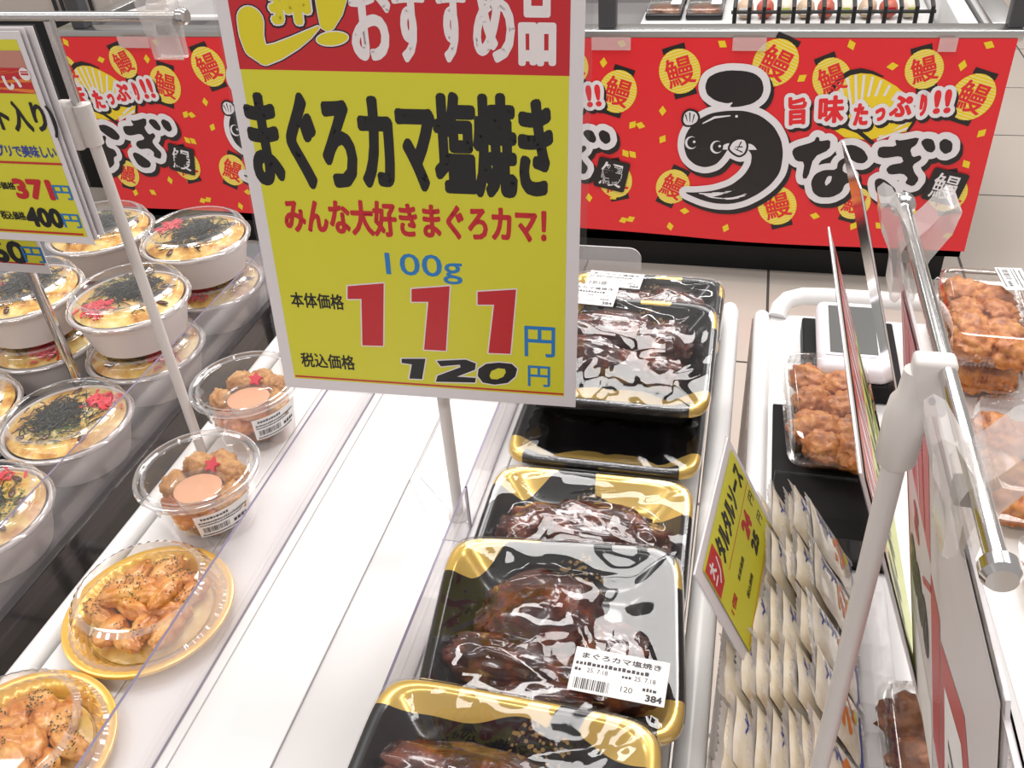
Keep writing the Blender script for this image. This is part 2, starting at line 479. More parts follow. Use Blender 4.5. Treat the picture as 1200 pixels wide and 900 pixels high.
# ------------------------------------------------------------------ main price card on its stand
def card_stand(name, label, base, top, r, m, foot=True):
    o = thing(name, label, 'sign stand', base)
    mb = MB(); mb.tube([(0, 0, 0.001), (0, 0, top - base[2])], r, m); mb.build('post', o, smooth=40)
    if foot:
        mb = MB(); mb.lathe([(0.0, 0.0), (0.009, 0.0), (0.009, 0.0015), (0.005, 0.004), (0.0, 0.004)], m, 20); mb.build('base', o, smooth=40)
    return o
card_stand('sign_stand', 'slim off white post holding up the large fish price card', (-0.2035, 0.5105, T), 1.16, 0.0047, POST_WHITE)
MS = frame((-0.3002, 0.4729, 0.9588), (0.9954, 0.0878, -0.0378), (0.0321, 0.0646, 0.9974))
card = thing('price_card', 'large yellow laminated price card for salt grilled fish with red header, 111 yen', 'price card', M=MS)
mb = MB(); mb.box(-0.0082, 0.2032, -0.0085, 0.2890, -0.0009, 0.0, PAPER); mb.build('card_sheet', card)
mb = MB(); mb.box(-0.0105, 0.2075, -0.0105, 0.2915, -0.0014, -0.001, SLEEVE); mb.build('laminate', card)
p = Print()
p.rect(0, 0, 0.195, 0.2169, SIGN_YELLOW, 1)
p.rect(-0.0004, 0.2169, 0.1952, 0.2815, SIGN_RED, 1)
HB = [(-0.0002038,0.2164),(0.1954,0.2174),(-0.002661,0.1434),(0.1858,0.2077)]
p.text('まぐろカマ塩焼き', box2(*[(-0.002763,0.1428),(0.1863,0.2068)]), SIGN_BLACK, 2, bold=0.0021)
def htext(ch, a, b): p.text(ch, (a[0], a[1], b[0], b[1]), SIGN_WHITE, 2, bold=0.0013)
for ch, (a, b) in (('お', ([(0.07021,0.223),(0.0948,0.2682)])), ('す', ([(0.09553,0.2226),(0.1144,0.2674)])), ('す', ([(0.1206,0.223),(0.1376,0.2676)])), ('め', ([(0.1409,0.2234),(0.1646,0.2652)])), ('品', ([(0.1663,0.222),(0.1876,0.2662)]))):
    htext(ch, a, b)
sw = [(0.0113,0.2442),(0.01045,0.2368),(0.01133,0.2301),(0.01616,0.225),(0.02495,0.2275),(0.03609,0.2324),(0.04502,0.2372),(0.05115,0.241)]
swl = [0.0155, 0.0145, 0.0135, 0.0105, 0.0090, 0.0070, 0.0045, 0.0015]
p.stroke(sw, [w + 0.0028 for w in swl], SIGN_BLACK, 2)
p.stroke(sw, [w + 0.0014 for w in swl], SIGN_WHITE, 3)
p.stroke(sw, swl, SIGN_GOLD, 4)
ex = [(0.05245,0.268),(0.07204,0.2681),(0.06958,0.2558),(0.06615,0.2481),(0.0602,0.2407),(0.05647,0.2393),(0.05318,0.2411),(0.05255,0.2475),(0.05218,0.2556)]
p.fat(ex, 0.0014, SIGN_BLACK, 2); p.fat(ex, 0.0007, SIGN_WHITE, 3); p.fat(ex, 0.0002, SIGN_GOLD, 4)
(eu, ev), = [(0.05897,0.2351)]
for k, (g, mm) in enumerate(((0.0014, SIGN_BLACK), (0.0007, SIGN_WHITE), (0.0, SIGN_GOLD))): p.disc(eu, ev, 0.0095 + g, 0.0036 + g, mm, 2 + k, rot=0.12)
ob = box2(*[(0.0214,0.2402),(0.05072,0.2662)])
p.text('押', ob, SIGN_BLACK, 3, bold=0.0034); p.text('押', (ob[0] + .0012, ob[1] + .0012, ob[2] - .0012, ob[3] - .0012), SIGN_WHITE, 4, bold=0.0024)
p.text('押', (ob[0] + .0022, ob[1] + .0022, ob[2] - .0022, ob[3] - .0022), SIGN_GOLD, 5, bold=0.0016)
p.text('みんな大好きまぐろカマ！', box2(*[(0.01192,0.1137),(0.1826,0.1381)]), SIGN_RED, 2, bold=0.0008)
p.text('100g', box2(*[(0.07661,0.08221),(0.1277,0.1028)]), SIGN_BLUE, 2, bold=0.0002)
ones = [[(0.04886,0.07682),(0.0741,0.08037),(0.06895,0.03188),(0.05402,0.0313),(0.05747,0.06772),(0.04769,0.06713)], [(0.09286,0.07731),(0.1188,0.08089),(0.1133,0.03115),(0.09798,0.03101),(0.1036,0.06843),(0.09209,0.06772)], [(0.1373,0.0778),(0.1628,0.08099),(0.1581,0.03195),(0.143,0.03153),(0.148,0.069),(0.1369,0.06832)]]
for q in ones: p.fat(q, 0.0009, SIGN_WHITE, 2); p.poly(q, SIGN_RED, 3)
p.text('本体価格', box2(*[(0.007041,0.0584),(0.04466,0.07017)]), SIGN_BLACK, 2, bold=0.00025)
p.text('税込価格', box2(*[(0.007146,0.01013),(0.04682,0.02231)]), SIGN_BLACK, 2, bold=0.00025)
one = [(0.08134,0.02241),(0.09849,0.02367),(0.0948,0.00651),(0.08552,0.006282),(0.08833,0.01825),(0.08103,0.01889)]
two = [(0.1063,0.02252),(0.1269,0.02509),(0.1339,0.02251),(0.1331,0.01724),(0.1201,0.01063),(0.1335,0.01061),(0.1327,0.006658),(0.1046,0.005137),(0.1061,0.01024),(0.123,0.01856),(0.1225,0.02061),(0.109,0.0182)]
zo = [(0.1348,0.01247),(0.1356,0.01813),(0.1411,0.0227),(0.1501,0.02441),(0.1589,0.02404),(0.1627,0.0202),(0.1612,0.01383),(0.1557,0.008128),(0.1466,0.00599),(0.1382,0.007092)]
zi = [(0.1432,0.01313),(0.1445,0.01707),(0.1494,0.01987),(0.1541,0.01954),(0.1547,0.01681),(0.1528,0.01317),(0.1485,0.01074),(0.1443,0.01076)]
for q in (one, two, zo): p.fat(q, 0.0009, SIGN_WHITE, 2)
p.poly(one, SIGN_BLACK, 3); p.poly(two, SIGN_BLACK, 3); p.poly(zo, SIGN_BLACK, 3, holes=[zi]); p.poly(zi, SIGN_WHITE, 4)
p.poly(zi, SIGN_YELLOW, 5)
p.text('円', box2(*[(0.1679,0.03084),(0.1886,0.05446)]), SIGN_BLUE, 2, bold=0.0003)
p.text('円', box2(*[(0.17,0.006803),(0.1854,0.02364)]), SIGN_BLUE, 2, bold=0.0002)
p.rect(0.0008, 0.0012, 0.1948, 0.0026, SIGN_RED, 2)
p.build('printed_face', card)

# ------------------------------------------------------------------ freezer island with the eel banners
FY = 2.36
fz = thing('freezer_island', 'long open island freezer at the back of the aisle', 'freezer', (-0.7, FY, 0))
FI = Matrix.Translation((0.7, -FY, 0))
BODY = mat('freezer body', (0.22, 0.21, 0.21), 0.4)
mb = MB(); mb.box(-1.99, 0.585, FY, FY + 0.05, 0.10, 0.665, BODY, FI); mb.box(-1.99, 0.585, FY + 0.95, FY + 1.0, 0.10, 0.665, BODY, FI)
mb.box(-1.99, -1.94, FY, FY + 1.0, 0.10, 0.665, BODY, FI); mb.box(0.54, 0.585, FY, FY + 1.0, 0.10, 0.665, BODY, FI)
mb.box(-1.99, 0.585, FY, FY + 1.0, 0.10, 0.52, BODY, FI); mb.build('freezer_body', fz)
mb = MB(); mb.box(-1.97, 0.56, FY + 0.05, FY + 0.95, 0.0, 0.10, BLACK_SHELF, FI); mb.build('kick_plate', fz)
mb = MB()
mb.box(-2.0, 0.60, FY - 0.012, FY + 0.05, 0.664, 0.690, STEEL, FI, bev=0.004)
mb.box(-2.0, 0.60, FY + 0.95, FY + 1.01, 0.664, 0.690, STEEL, FI, bev=0.004)
mb.box(-2.0, -1.94, FY + 0.05, FY + 0.95, 0.664, 0.690, STEEL, FI, bev=0.004); mb.box(0.54, 0.60, FY + 0.05, FY + 0.95, 0.664, 0.690, STEEL, FI, bev=0.004)
mb.build('top_rim', fz, smooth=30)
for x in (-1.92, -0.365, 0.588):
    mb = MB(); mb.box(x - 0.022, x + 0.022, FY + 0.008, FY + 0.046, 0.69, 1.15, DARK_GREY, FI, bev=0.003); mb.build('guard_post', fz, smooth=30)
WIREB = mat('black wire', (0.012, 0.012, 0.012), 0.4)
mb = MB()
for k in range(14):
    x = -0.06 + k * 0.0405
    mb.tube([(x, FY + 0.42, 0.52), (x, FY + 0.42, 0.635), (x, FY + 0.46, 0.645)], 0.006, WIREB, 8, M=FI)
mb.tube([(-0.07, FY + 0.42, 0.622), (0.475, FY + 0.42, 0.622)], 0.005, WIREB, 8, M=FI)
mb.build('wire_divider', fz, smooth=40)
mb = MB(); mb.box(0.49, 0.535, FY + 0.10, FY + 0.9, 0.52, 0.66, mat('freezer white liner', (0.75, 0.75, 0.74), 0.4), FI, bev=0.004)
mb.box(0.495, 0.53, FY + 0.45, FY + 0.56, 0.66, 0.664, DARK_GREY, FI); mb.build('liner_panel', fz, smooth=30)
mb = MB()
for y in (FY + 0.075, FY + 0.62):
    mb.box(-1.86, -1.05, y, y + 0.022, 0.692, 0.706, WHITE_ENAMEL, FI, bev=0.003)
mb.prism([(-1.86, FY + 0.08), (-1.84, FY + 0.08), (-1.60, FY + 0.64), (-1.63, FY + 0.64)], 0.692, 0.706, WHITE_ENAMEL, FI)
mb.prism([(-1.24, FY + 0.08), (-1.21, FY + 0.08), (-1.05, FY + 0.64), (-1.08, FY + 0.64)], 0.692, 0.706, WHITE_ENAMEL, FI)
mb.build('lid_frame', fz, smooth=30)
mb = MB(); mb.prism([(-1.85, FY + 0.085), (-1.22, FY + 0.085), (-1.06, FY + 0.63), (-1.62, FY + 0.63)], 0.697, 0.700, clear('lid glass', (0.72, 0.70, 0.68), 1.5, 0.05, 1.2, haze=0.3), FI); mb.build('glass_lid', fz)

def eel_motif(P, dx):
    """one repeat of the banner artwork; coordinates are metres on the banner"""
    def sh(L): return [(a + dx, b) for a, b in L]
    def lantern(c, a, b, rot):
        u, v = c
        cs, sn = math.cos(rot), math.sin(rot)
        def q(x, y): return (u + x * cs - y * sn, v + x * sn + y * cs)
        for s in (-1, 1):
            y = s * b * 0.98
            P.poly([q(-a * .55, y - .0075), q(a * .55, y - .0075), q(a * .55, y + .0075), q(-a * .55, y + .0075)], BAN_BLACK, 1)
        P.disc(u, v, a, b * .95, BAN_YELLOW, 2, rot)
        n = 7
        for k in range(-n, n + 1):
            y = k * b * .95 / (n + .7); h = a * math.sqrt(max(0, 1 - (y / (b * .95)) ** 2)) * .97
            P.poly([q(-h, y - .0013), q(h, y - .0013), q(h, y + .0013), q(-h, y + .0013)], BAN_PALE, 3)
        P.text('鰻', (u - a * .68, v - b * .62, u + a * .68, v + b * .62), BAN_RED, 4, bold=0.0011, rot=rot)
    for c, a, b, rt in zip(sh([(-0.1758,0.59),(0.05627,0.6132),(0.1939,0.575),(0.4002,0.6008),(0.5195,0.536),(-0.1803,0.279),(0.09967,0.2388),(0.2941,0.2528),(0.5142,0.2914)]),
                           (.052, .054, .045, .043, .050, .045, .050, .040, .047), (.060, .062, .056, .050, .060, .053, .058, .047, .055),
                           (.30, -.42, .42, .30, -.30, -.40, .32, -.25, .25)):
        lantern(c, a, b, rt)
    for i, (u, v) in enumerate(sh([(-0.2153,0.4878),(-0.2725,0.4475),(-0.2127,0.4115),(-0.2917,0.3661),(-0.2936,0.1758),(-0.1826,0.1604),(-0.1446,0.2094),(-0.03006,0.166),(-0.07462,0.6579),(0.1233,0.5763),(0.2275,0.6568),(0.3282,0.6072),(0.4829,0.6106),(0.5296,0.6579),(0.5598,0.4483),(0.5421,0.3684),(0.5385,0.1717),(0.4406,0.2354),(0.1999,0.2137),(0.3016,0.1888),(0.3657,0.1922),(-0.3425,0.2415)])):
        a = .011; t = i * 1.3
        P.poly([(u + a * math.cos(t + k * math.pi / 2) * (1.25 if k % 2 else .9), v + a * math.sin(t + k * math.pi / 2) * (1.25 if k % 2 else .9)) for k in range(4)], BAN_YELLOW, 1)
    # folding fan
    fan = sh([(0.2015,0.52),(0.2054,0.5499),(0.2161,0.5732),(0.2341,0.5858),(0.2569,0.5912),(0.2848,0.5885),(0.3141,0.5764),(0.3441,0.5603),(0.3711,0.5398),(0.4026,0.4853),(0.3876,0.4481),(0.3457,0.436),(0.3031,0.4237),(0.245,0.4288),(0.2131,0.4503)])
    P.poly(fan, BAN_YELLOW, 2)
    (pu, pv), = sh([(0.2777,0.4027)])
    for (u, v) in sh([(0.2133,0.5648),(0.2291,0.5796),(0.2479,0.586),(0.2675,0.5862),(0.2877,0.5823),(0.3086,0.5743),(0.3301,0.5622),(0.3521,0.5479),(0.378,0.5232),(0.3959,0.4788),(0.39,0.4569)]):
        P.stroke([(pu * .6 + u * .4, pv * .6 + v * .4), (u, v)], .006, BAN_WHITE, 3, False)
    P.stroke(sh([(0.194,0.5306),(0.2005,0.5562),(0.2135,0.5773),(0.2333,0.591),(0.2581,0.5964),(0.2841,0.5925),(0.3111,0.5826)]), [.009, .012, .013, .013, .012, .008, .003], BAN_BLACK, 4)
    P.stroke(sh([(0.2081,0.4569),(0.2408,0.4577),(0.2753,0.4452),(0.3123,0.4172)]), .010, BAN_BLACK, 4)
    P.stroke(sh([(0.4045,0.4854),(0.3983,0.4658),(0.3912,0.4504)]), .007, BAN_BLACK, 4)
    # slogan
    for ch, (a, b), ro in (('旨', [(0.09974,0.4587),(0.145,0.5319)], .10), ('味', [(0.172,0.4649),(0.2335,0.5355)], .08), ('た', [(0.2568,0.4602),(0.2922,0.5174)], .06), ('っ', [(0.3075,0.4724),(0.3316,0.5074)], .06),
                       ('ぷ', [(0.3376,0.4839),(0.3908,0.5381)], .08), ('り', [(0.4061,0.4876),(0.4228,0.5427)], .08), ('!!', [(0.436,0.4946),(0.476,0.5539)], .10)):
        bx = (a[0] + dx, a[1], b[0] + dx, b[1])
        big = (bx[0] - .010, bx[1] - .010, bx[2] + .010, bx[3] + .010)
        P.text(ch, big, BAN_BLACK, 6, bold=.0145, rot=ro, dx=.006, dy=-.008)
        P.text(ch, big, BAN_WHITE, 7, bold=.0130, rot=ro)
        P.text(ch, bx, BAN_RED, 8, bold=.0030, rot=ro)
    # brush lettering; the first character is drawn as an eel
    blob = sh([(-0.1103,0.5536),(-0.1043,0.5764),(-0.08292,0.589),(-0.05402,0.5952),(-0.01498,0.5937),(0.009576,0.5876),(0.0279,0.573),(0.03528,0.5481),(0.02992,0.5279),(0.01164,0.5123),(-0.01728,0.504),(-0.04629,0.5017),(-0.03672,0.5158),(-0.05255,0.5111),(-0.08301,0.5183),(-0.1041,0.5334)])
    body = sh([(-0.1519,0.2657),(-0.1196,0.266),(-0.07202,0.2733),(-0.02582,0.2913),(0.005715,0.3209),(0.02041,0.3497),(0.02146,0.3772),(0.009804,0.3932),(-0.003501,0.3726),(-0.03032,0.384),(-0.04123,0.3916),(-0.05236,0.3691),(-0.06909,0.3475),(-0.09718,0.3381),(-0.1239,0.3447),(-0.1459,0.3637),(-0.1557,0.3938),(-0.1539,0.4211),(-0.1448,0.4432),(-0.123,0.4677),(-0.091,0.4858),(-0.0512,0.4929),(-0.006427,0.4938),(0.03411,0.4818),(0.0689,0.4553),(0.09107,0.42),(0.1,0.3825),(0.09785,0.3327),(0.0774,0.2982),(0.04901,0.2716),(0.01445,0.2499),(-0.02173,0.2382),(-0.06414,0.2373),(-0.1024,0.2456)])
    na1 = sh([(0.1206,0.3864),(0.1253,0.4004),(0.1719,0.4166),(0.1764,0.4303),(0.1836,0.4278),(0.1849,0.4181),(0.2117,0.4234),(0.213,0.3969),(0.1763,0.3766),(0.1686,0.3187),(0.1544,0.3169),(0.1558,0.3626),(0.1331,0.3647)])
    na2 = sh([(0.2438,0.4085),(0.2692,0.4115),(0.2947,0.3994),(0.3107,0.3759),(0.3005,0.3623),(0.2811,0.3639),(0.2595,0.3793),(0.2461,0.3926)])
    na3 = sh([(0.1775,0.3083),(0.185,0.3305),(0.2056,0.3426),(0.2373,0.3437),(0.2375,0.3654),(0.2524,0.3777),(0.2604,0.3715),(0.2507,0.355),(0.253,0.3387),(0.276,0.3311),(0.2788,0.3123),(0.2629,0.3057),(0.2584,0.2832),(0.2355,0.2682),(0.2054,0.2669),(0.186,0.2801)])
    na3h = sh([(0.2123,0.3097),(0.2175,0.3265),(0.2285,0.3269),(0.2274,0.3103),(0.2164,0.2983)])
    gi1 = sh([(0.3282,0.3952),(0.3321,0.4082),(0.3717,0.4094),(0.3646,0.4277),(0.3778,0.4247),(0.4209,0.4358),(0.4175,0.4158),(0.4042,0.4043),(0.4137,0.3821),(0.4314,0.3894),(0.4365,0.3783),(0.4174,0.3617),(0.4248,0.3436),(0.4404,0.3257),(0.43,0.3043),(0.4079,0.3128),(0.4136,0.327),(0.3991,0.3392),(0.367,0.3345),(0.3565,0.3481),(0.3646,0.361),(0.396,0.3679),(0.3867,0.3857),(0.3474,0.3776),(0.3324,0.3817)])
    gi2 = sh([(0.3337,0.3168),(0.3437,0.3255),(0.3614,0.3191),(0.3928,0.2933),(0.3833,0.2762),(0.3585,0.2739),(0.3418,0.2863)])
    gi3 = sh([(0.4252,0.4227),(0.4351,0.4329),(0.4535,0.4301),(0.4639,0.4072),(0.4572,0.3956),(0.4415,0.3998)])
    gi4 = sh([(0.4683,0.4239),(0.4792,0.4341),(0.4988,0.4248),(0.5024,0.4017),(0.4876,0.3926),(0.4734,0.4042)])
    blob, na1, na2, na3, na3h, gi1, gi2, gi3, gi4 = [chaikin(q, 1) for q in (blob, na1, na2, na3, na3h, gi1, gi2, gi3, gi4)]
    body = chaikin(body, 2)
    allp = (blob, body, na1, na2, na3, gi1, gi2, gi3, gi4)
    for q in allp: P.fat(q, .0185, BAN_BLACK, 9, .008, -.011)
    for q in allp: P.fat(q, .0175, BAN_WHITE, 10)
    # fins: white shells with a black rim
    for shell, base, tips in ((sh([(-0.1613,0.4639),(-0.1588,0.4822),(-0.1472,0.4914),(-0.1296,0.4873),(-0.1223,0.4739),(-0.1259,0.4613),(-0.1387,0.453),(-0.1541,0.4526)]), 0, 0),
                              (sh([(-0.03804,0.3931),(-0.03056,0.4097),(-0.01817,0.4181),(-0.0007586,0.4175),(0.006041,0.4015),(0.002213,0.3827),(-0.0102,0.374),(-0.02619,0.3818)]), 0, 0)):
        shell = chaikin(shell, 2); P.fat(shell, .0055, BAN_BLACK, 11); P.poly(shell, BAN_WHITE, 13)
    for a, b in zip(sh([(-0.1368,0.4599),(-0.1435,0.462),(-0.1503,0.4642),(-0.02492,0.3935),(-0.02311,0.3983),(-0.018,0.3891)]), sh([(-0.1335,0.4804),(-0.1447,0.4847),(-0.1554,0.48),(-0.004523,0.3848),(-0.005695,0.3988),(-0.008929,0.4115)])):
        P.stroke([a, b], [.0015, .0035], BAN_BLACK, 14)
    for q in allp:
        P.poly(q, BAN_BLACK, 12, holes=[na3h] if q is na3 else ())
    P.stroke(sh([(-0.1095,0.4583),(-0.08096,0.4748),(-0.0425,0.4801)]), [.003, .006, .003], BAN_WHITE, 13)
    for (u, v) in sh([(-0.0261,0.4789)]): P.disc(u, v, .0035, .0035, BAN_WHITE, 13)
    for (u, v) in sh([(-0.1373,0.4054),(-0.0708,0.3957)]):
        P.disc(u, v, .016, .0175, BAN_WHITE, 13); P.disc(u + .0035, v + .001, .0135, .0145, BAN_BLACK, 14); P.disc(u + .008, v + .003, .0035, .0035, BAN_WHITE, 15)
    # black tag
    (u, v), = sh([(0.5048,0.3074)])
    w = .044; t = -.22
    P.poly([(u + w * (x * math.cos(t) - y * math.sin(t)), v + w * (x * math.sin(t) + y * math.cos(t))) for x, y in ((-.9, -1), (.9, -1), (1, -.9), (1, .9), (.9, 1), (-.9, 1), (-1, .9), (-1, -.9))], BAN_BLACK, 16)
    P.text('鰻', (u - .031, v - .034, u + .031, v + .034), BAN_WHITE, 17, bold=.0008, rot=-.2)

def banner(label, x0, x1, shifts, ztop, zbot, sag):
    def surf(u, v):
        k = max(0.0, min(1.0, (ztop - v) / (ztop - zbot)))
        return 0.003 * math.sin(u * 9.0 + v * 4.0) * k + 0.0045 * math.sin(u * 4.1 + 1.0) * k * k + 0.010 * k * k - 0.002
    MBn = frame((0, FY - 0.016, 0), (1, 0, 0), (0, 0, 1))
    o = thing('banner', label, 'banner', ((x0 + x1) / 2, FY - 0.016, ztop))
    inv = Matrix.Translation((-(x0 + x1) / 2, -FY + 0.016, -ztop)) @ MBn
    mb = MB()
    def zb(u): return zbot + sag(u)
    mb.grid(lambda a, b: (x0 + a * (x1 - x0), zb(x0 + a * (x1 - x0)) * (1 - b) + ztop * b, surf(x0 + a * (x1 - x0), zb(x0 + a * (x1 - x0)) * (1 - b) + ztop * b)), 60, 24, BAN_RED, inv)
    mb.build('banner_sheet', o, smooth=60)
    P = Print(step=0.0002, surf=lambda u, v: surf(u, v) + 0.0006, M=inv)
    for s in shifts: eel_motif(P, s)
    pr = P.build('printed_artwork', o)
    bm = bmesh.new(); bm.from_mesh(pr.data)
    cx = (x0 + x1) / 2
    for (px, nx) in ((x0 + 0.002, -1), (x1 - 0.002, 1)):
        bmesh.ops.bisect_plane(bm, geom=bm.verts[:] + bm.edges[:] + bm.faces[:], plane_co=(px - cx, 0, 0), plane_no=(nx, 0, 0), clear_outer=True)
    bm.to_mesh(pr.data); bm.free()
    return o, inv
ZT = 0.672
bR, iR = banner('red eel banner hung on the freezer front, right of the large fish price card', -0.62, 0.588, (0.0, -0.8533), ZT, 0.128, lambda u: 0.012 * max(0, -u / 0.4))
bL, iL = banner('red eel banner hung on the freezer front, left of the large fish price card', -2.0, -0.625, (-2.19, -1.337, -3.043), ZT, 0.132, lambda u: 0.006 * math.sin(u * 3))
for o, inv, xs in ((bR, iR, ((-0.40, -0.30), (-0.05, 0.03), (0.42, 0.46))), (bL, iL, ((-1.78, -1.68), (-1.44, -1.33)))):
    for (a, b) in xs:
        mb = MB(); mb.box(a, b, ZT - 0.028, ZT + 0.004, 0.006, 0.0064, TAPE, inv); mb.build('tape_strip', o)

# ------------------------------------------------------------------ sign stands, rods, clips and price cards
def plane_print(M): return Print(M=M)
# left stand: white lower post, clamp joint, chrome upper rod, horizontal chrome rod
ls = thing('sign_stand', 'white post with clamp joint and chrome cross rod beside the karaage cups', 'sign stand', (-0.4672, 0.552, T - 0.05))
LI = Matrix.Translation((0.4672, -0.552, -T + 0.05))
mb = MB(); mb.tube([(-0.4672, 0.552, T - 0.05), (-0.4672, 0.552, 1.118)], 0.0044, POST_WHITE, M=LI); mb.build('post', ls, smooth=40)
mb = MB()
mb.tube([(-0.4672, 0.552, 1.098), (-0.4672, 0.552, 1.128)], 0.0068, POST_WHITE, M=LI)
mb.box(-0.4865, -0.471, 0.542, 0.556, 1.096, 1.131, POST_WHITE, LI, bev=0.003)
mb.tube([(-0.479, 0.5405, 1.122), (-0.479, 0.5425, 1.122)], 0.0016, SIGN_BLACK, M=LI)
mb.build('clamp_joint', ls, smooth=40)
mb = MB(); mb.tube([(-0.4705, 0.552, 1.128), (-0.4700, 0.5525, 1.186)], 0.0036, CHROME, M=LI); mb.build('upper_rod', ls, smooth=40)
mb = MB(); mb.tube([(-0.80, 0.552, 1.1905), (-0.369, 0.552, 1.1885)], 0.0032, CHROME, M=LI); mb.build('cross_rod', ls, smooth=40)
mb = MB(); mb.tube([(-0.369, 0.552, 1.1885), (-0.3675, 0.552, 1.1885), (-0.3635, 0.552, 1.1885), (-0.362, 0.552, 1.1885)], [0.0045, 0.0055, 0.0055, 0.004], CHROME, M=LI); mb.build('end_cap', ls, smooth=30)

def rod_clip(label, M, s=1.0, spread=1.0):
    """clear butterfly clip; local y runs along the rod, the rod passes through the origin"""
    o = thing('sign_clip', label, 'clip', M=M)
    F = frame((0, 0.011 * s, 0), (1, 0, 0), (0, 0, 1))
    for sg in (-1, 1):
        mb = MB()
        prof = [(0.0008, 0.004), (0.004, 0.008), (0.0075 * spread, 0.0165), (0.0105 * spread, 0.0185), (0.0122 * spread, 0.016), (0.0108 * spread, 0.006), (0.0075, -0.006), (0.0052, -0.016), (0.0048, -0.026), (0.0026, -0.0275), (0.0006, -0.025), (0.0016, -0.012), (0.0042, -0.004), (0.0030, 0.000)]
        prof = [(sg * a * s, b * s) for a, b in prof]
        mb.prism(prof, 0.0, 0.021 * s, CLIP, F)
        mb.build('jaw', o, smooth=50)
    mb = MB(); mb.box(-0.0035 * s, 0.0035 * s, -0.004 * s, 0.004 * s, -0.011 * s, -0.005 * s, mat('clip spring', (0.35, 0.32, 0.30), 0.3, metal=0.6)); mb.build('spring', o)
    return o
rod_clip('clear sign clip hanging from the left chrome cross rod near its end', Matrix.Translation((-0.3815, 0.552, 1.1885)) @ Matrix.Rotation(R(90), 4, 'Z'), 1.0, 0.8)


# front price card on the left and the two sleeves behind it
def hanging_card(label, x0, x1, y, z0, z1, deco=None, sleeve=0.0015, rz=0.0):
    M = frame((x0, y, z0), (math.cos(rz), math.sin(rz), 0), (0, 0.02, 1))
    o = thing('price_card', label, 'price card', M=M)
    w, h = x1 - x0, z1 - z0
    mb = MB(); mb.box(0, w, 0, h, -0.0008, 0, PAPER); mb.build('card_sheet', o)
    mb = MB(); mb.box(-sleeve, w + sleeve, -sleeve, h + sleeve * .5, -0.0014, -0.0009, SLEEVE); mb.build('sleeve', o)
    if deco:
        P = Print(M=Matrix.Translation((-x0, -z0, 0)))
        deco(P); P.build('printed_face', o)
    return o
def deco_a(P):
    (x0, z0), (x1, z1), (x2, z2), (x3, z3) = [(-0.5418,1.038),(-0.4614,1.046),(-0.4587,1.151),(-0.4551,1.18)]
    xr = x1
    P.rect(-0.655, z1, xr, 1.186, SIGN_YELLOW, 1)
    P.rect(-0.655, z2, xr, z3 - 0.001, SIGN_RED, 2)
    P.rect(-0.655, z3 - 0.012, xr, z3 - 0.001, mat('sign faded red', (0.50, 0.22, 0.17), 0.4), 3)
    cu = -0.525; cv = z2 + .006
    for k in range(16):
        t = -.12 + k * .2
        a, b = .012, .075
        P.poly([(min(xr, cu + a * math.cos(t)), max(z2, cv + a * math.sin(t) * .4)), (min(xr, cu + b * math.cos(t - .035)), min(z3 - .014, max(z2, cv + b * math.sin(t - .035) * .5))), (min(xr, cu + b * math.cos(t + .035)), min(z3 - .014, max(z2, cv + b * math.sin(t + .035) * .5)))], SIGN_ORANGE, 4)
    P.text('さい', box2(*[(-0.4984,1.153),(-0.4696,1.164)]), SIGN_WHITE, 5, bold=.0006, rot=.0)
    (u, v), = [(-0.4642,1.164)]
    P.disc(u, v, .0042, .0042, SIGN_WHITE, 5); P.rect(u - .003, v - .0006, u + .003, v + .0006, SIGN_RED, 6); P.rect(u - .003, v + .0012, u + .003, v + .0020, SIGN_RED, 6)
    P.text('テト入り)', box2(*[(-0.5182,1.121),(-0.4529,1.146)]), SIGN_BLACK, 3, bold=.0007)
    P.text('プリで美味しい', box2(*[(-0.511,1.106),(-0.4621,1.115)]), SIGN_NAVY, 3, bold=.00025)
    for (a, b) in ([(-0.5125,1.1),(-0.4607,1.102)], [(-0.5376,1.046),(-0.4639,1.048)]):
        P.rect(-0.655, b[1] - .0008, b[0], b[1] + .0008, SIGN_RED, 3)
    P.text('体価格', box2(*[(-0.5256,1.081),(-0.5074,1.087)]), SIGN_BLACK, 3, bold=.0002)
    P.text('371', box2(*[(-0.509,1.074),(-0.4762,1.09)]), SIGN_RED, 3, bold=.0012)
    P.text('円', box2(*[(-0.476,1.075),(-0.4616,1.086)]), SIGN_BLUE, 3, bold=.0002)
    P.text('税込価格', box2(*[(-0.5302,1.057),(-0.5087,1.064)]), SIGN_BLACK, 3, bold=.0002)
    P.text('400', box2(*[(-0.5086,1.052),(-0.4771,1.068)]), SIGN_BLACK, 3, bold=.0011)
    P.text('円', box2(*[(-0.4775,1.053),(-0.4625,1.064)]), SIGN_BLUE, 3, bold=.0002)
hanging_card('yellow price card with red burst header reading 371 and 400 yen', -0.665, -0.4575, 0.505, 1.040, 1.191, deco_a)
for k, (dx, y) in enumerate(((0.0022, 0.5075), (0.0062, 0.511))):
    hanging_card(('blank backed white card sleeve directly behind the yellow 371 yen card', 'rearmost white card sleeve behind the yellow 371 yen card, nearest the post')[k], -0.655 + dx, -0.4575 + dx, y, 1.043 + k * .002, 1.1925)
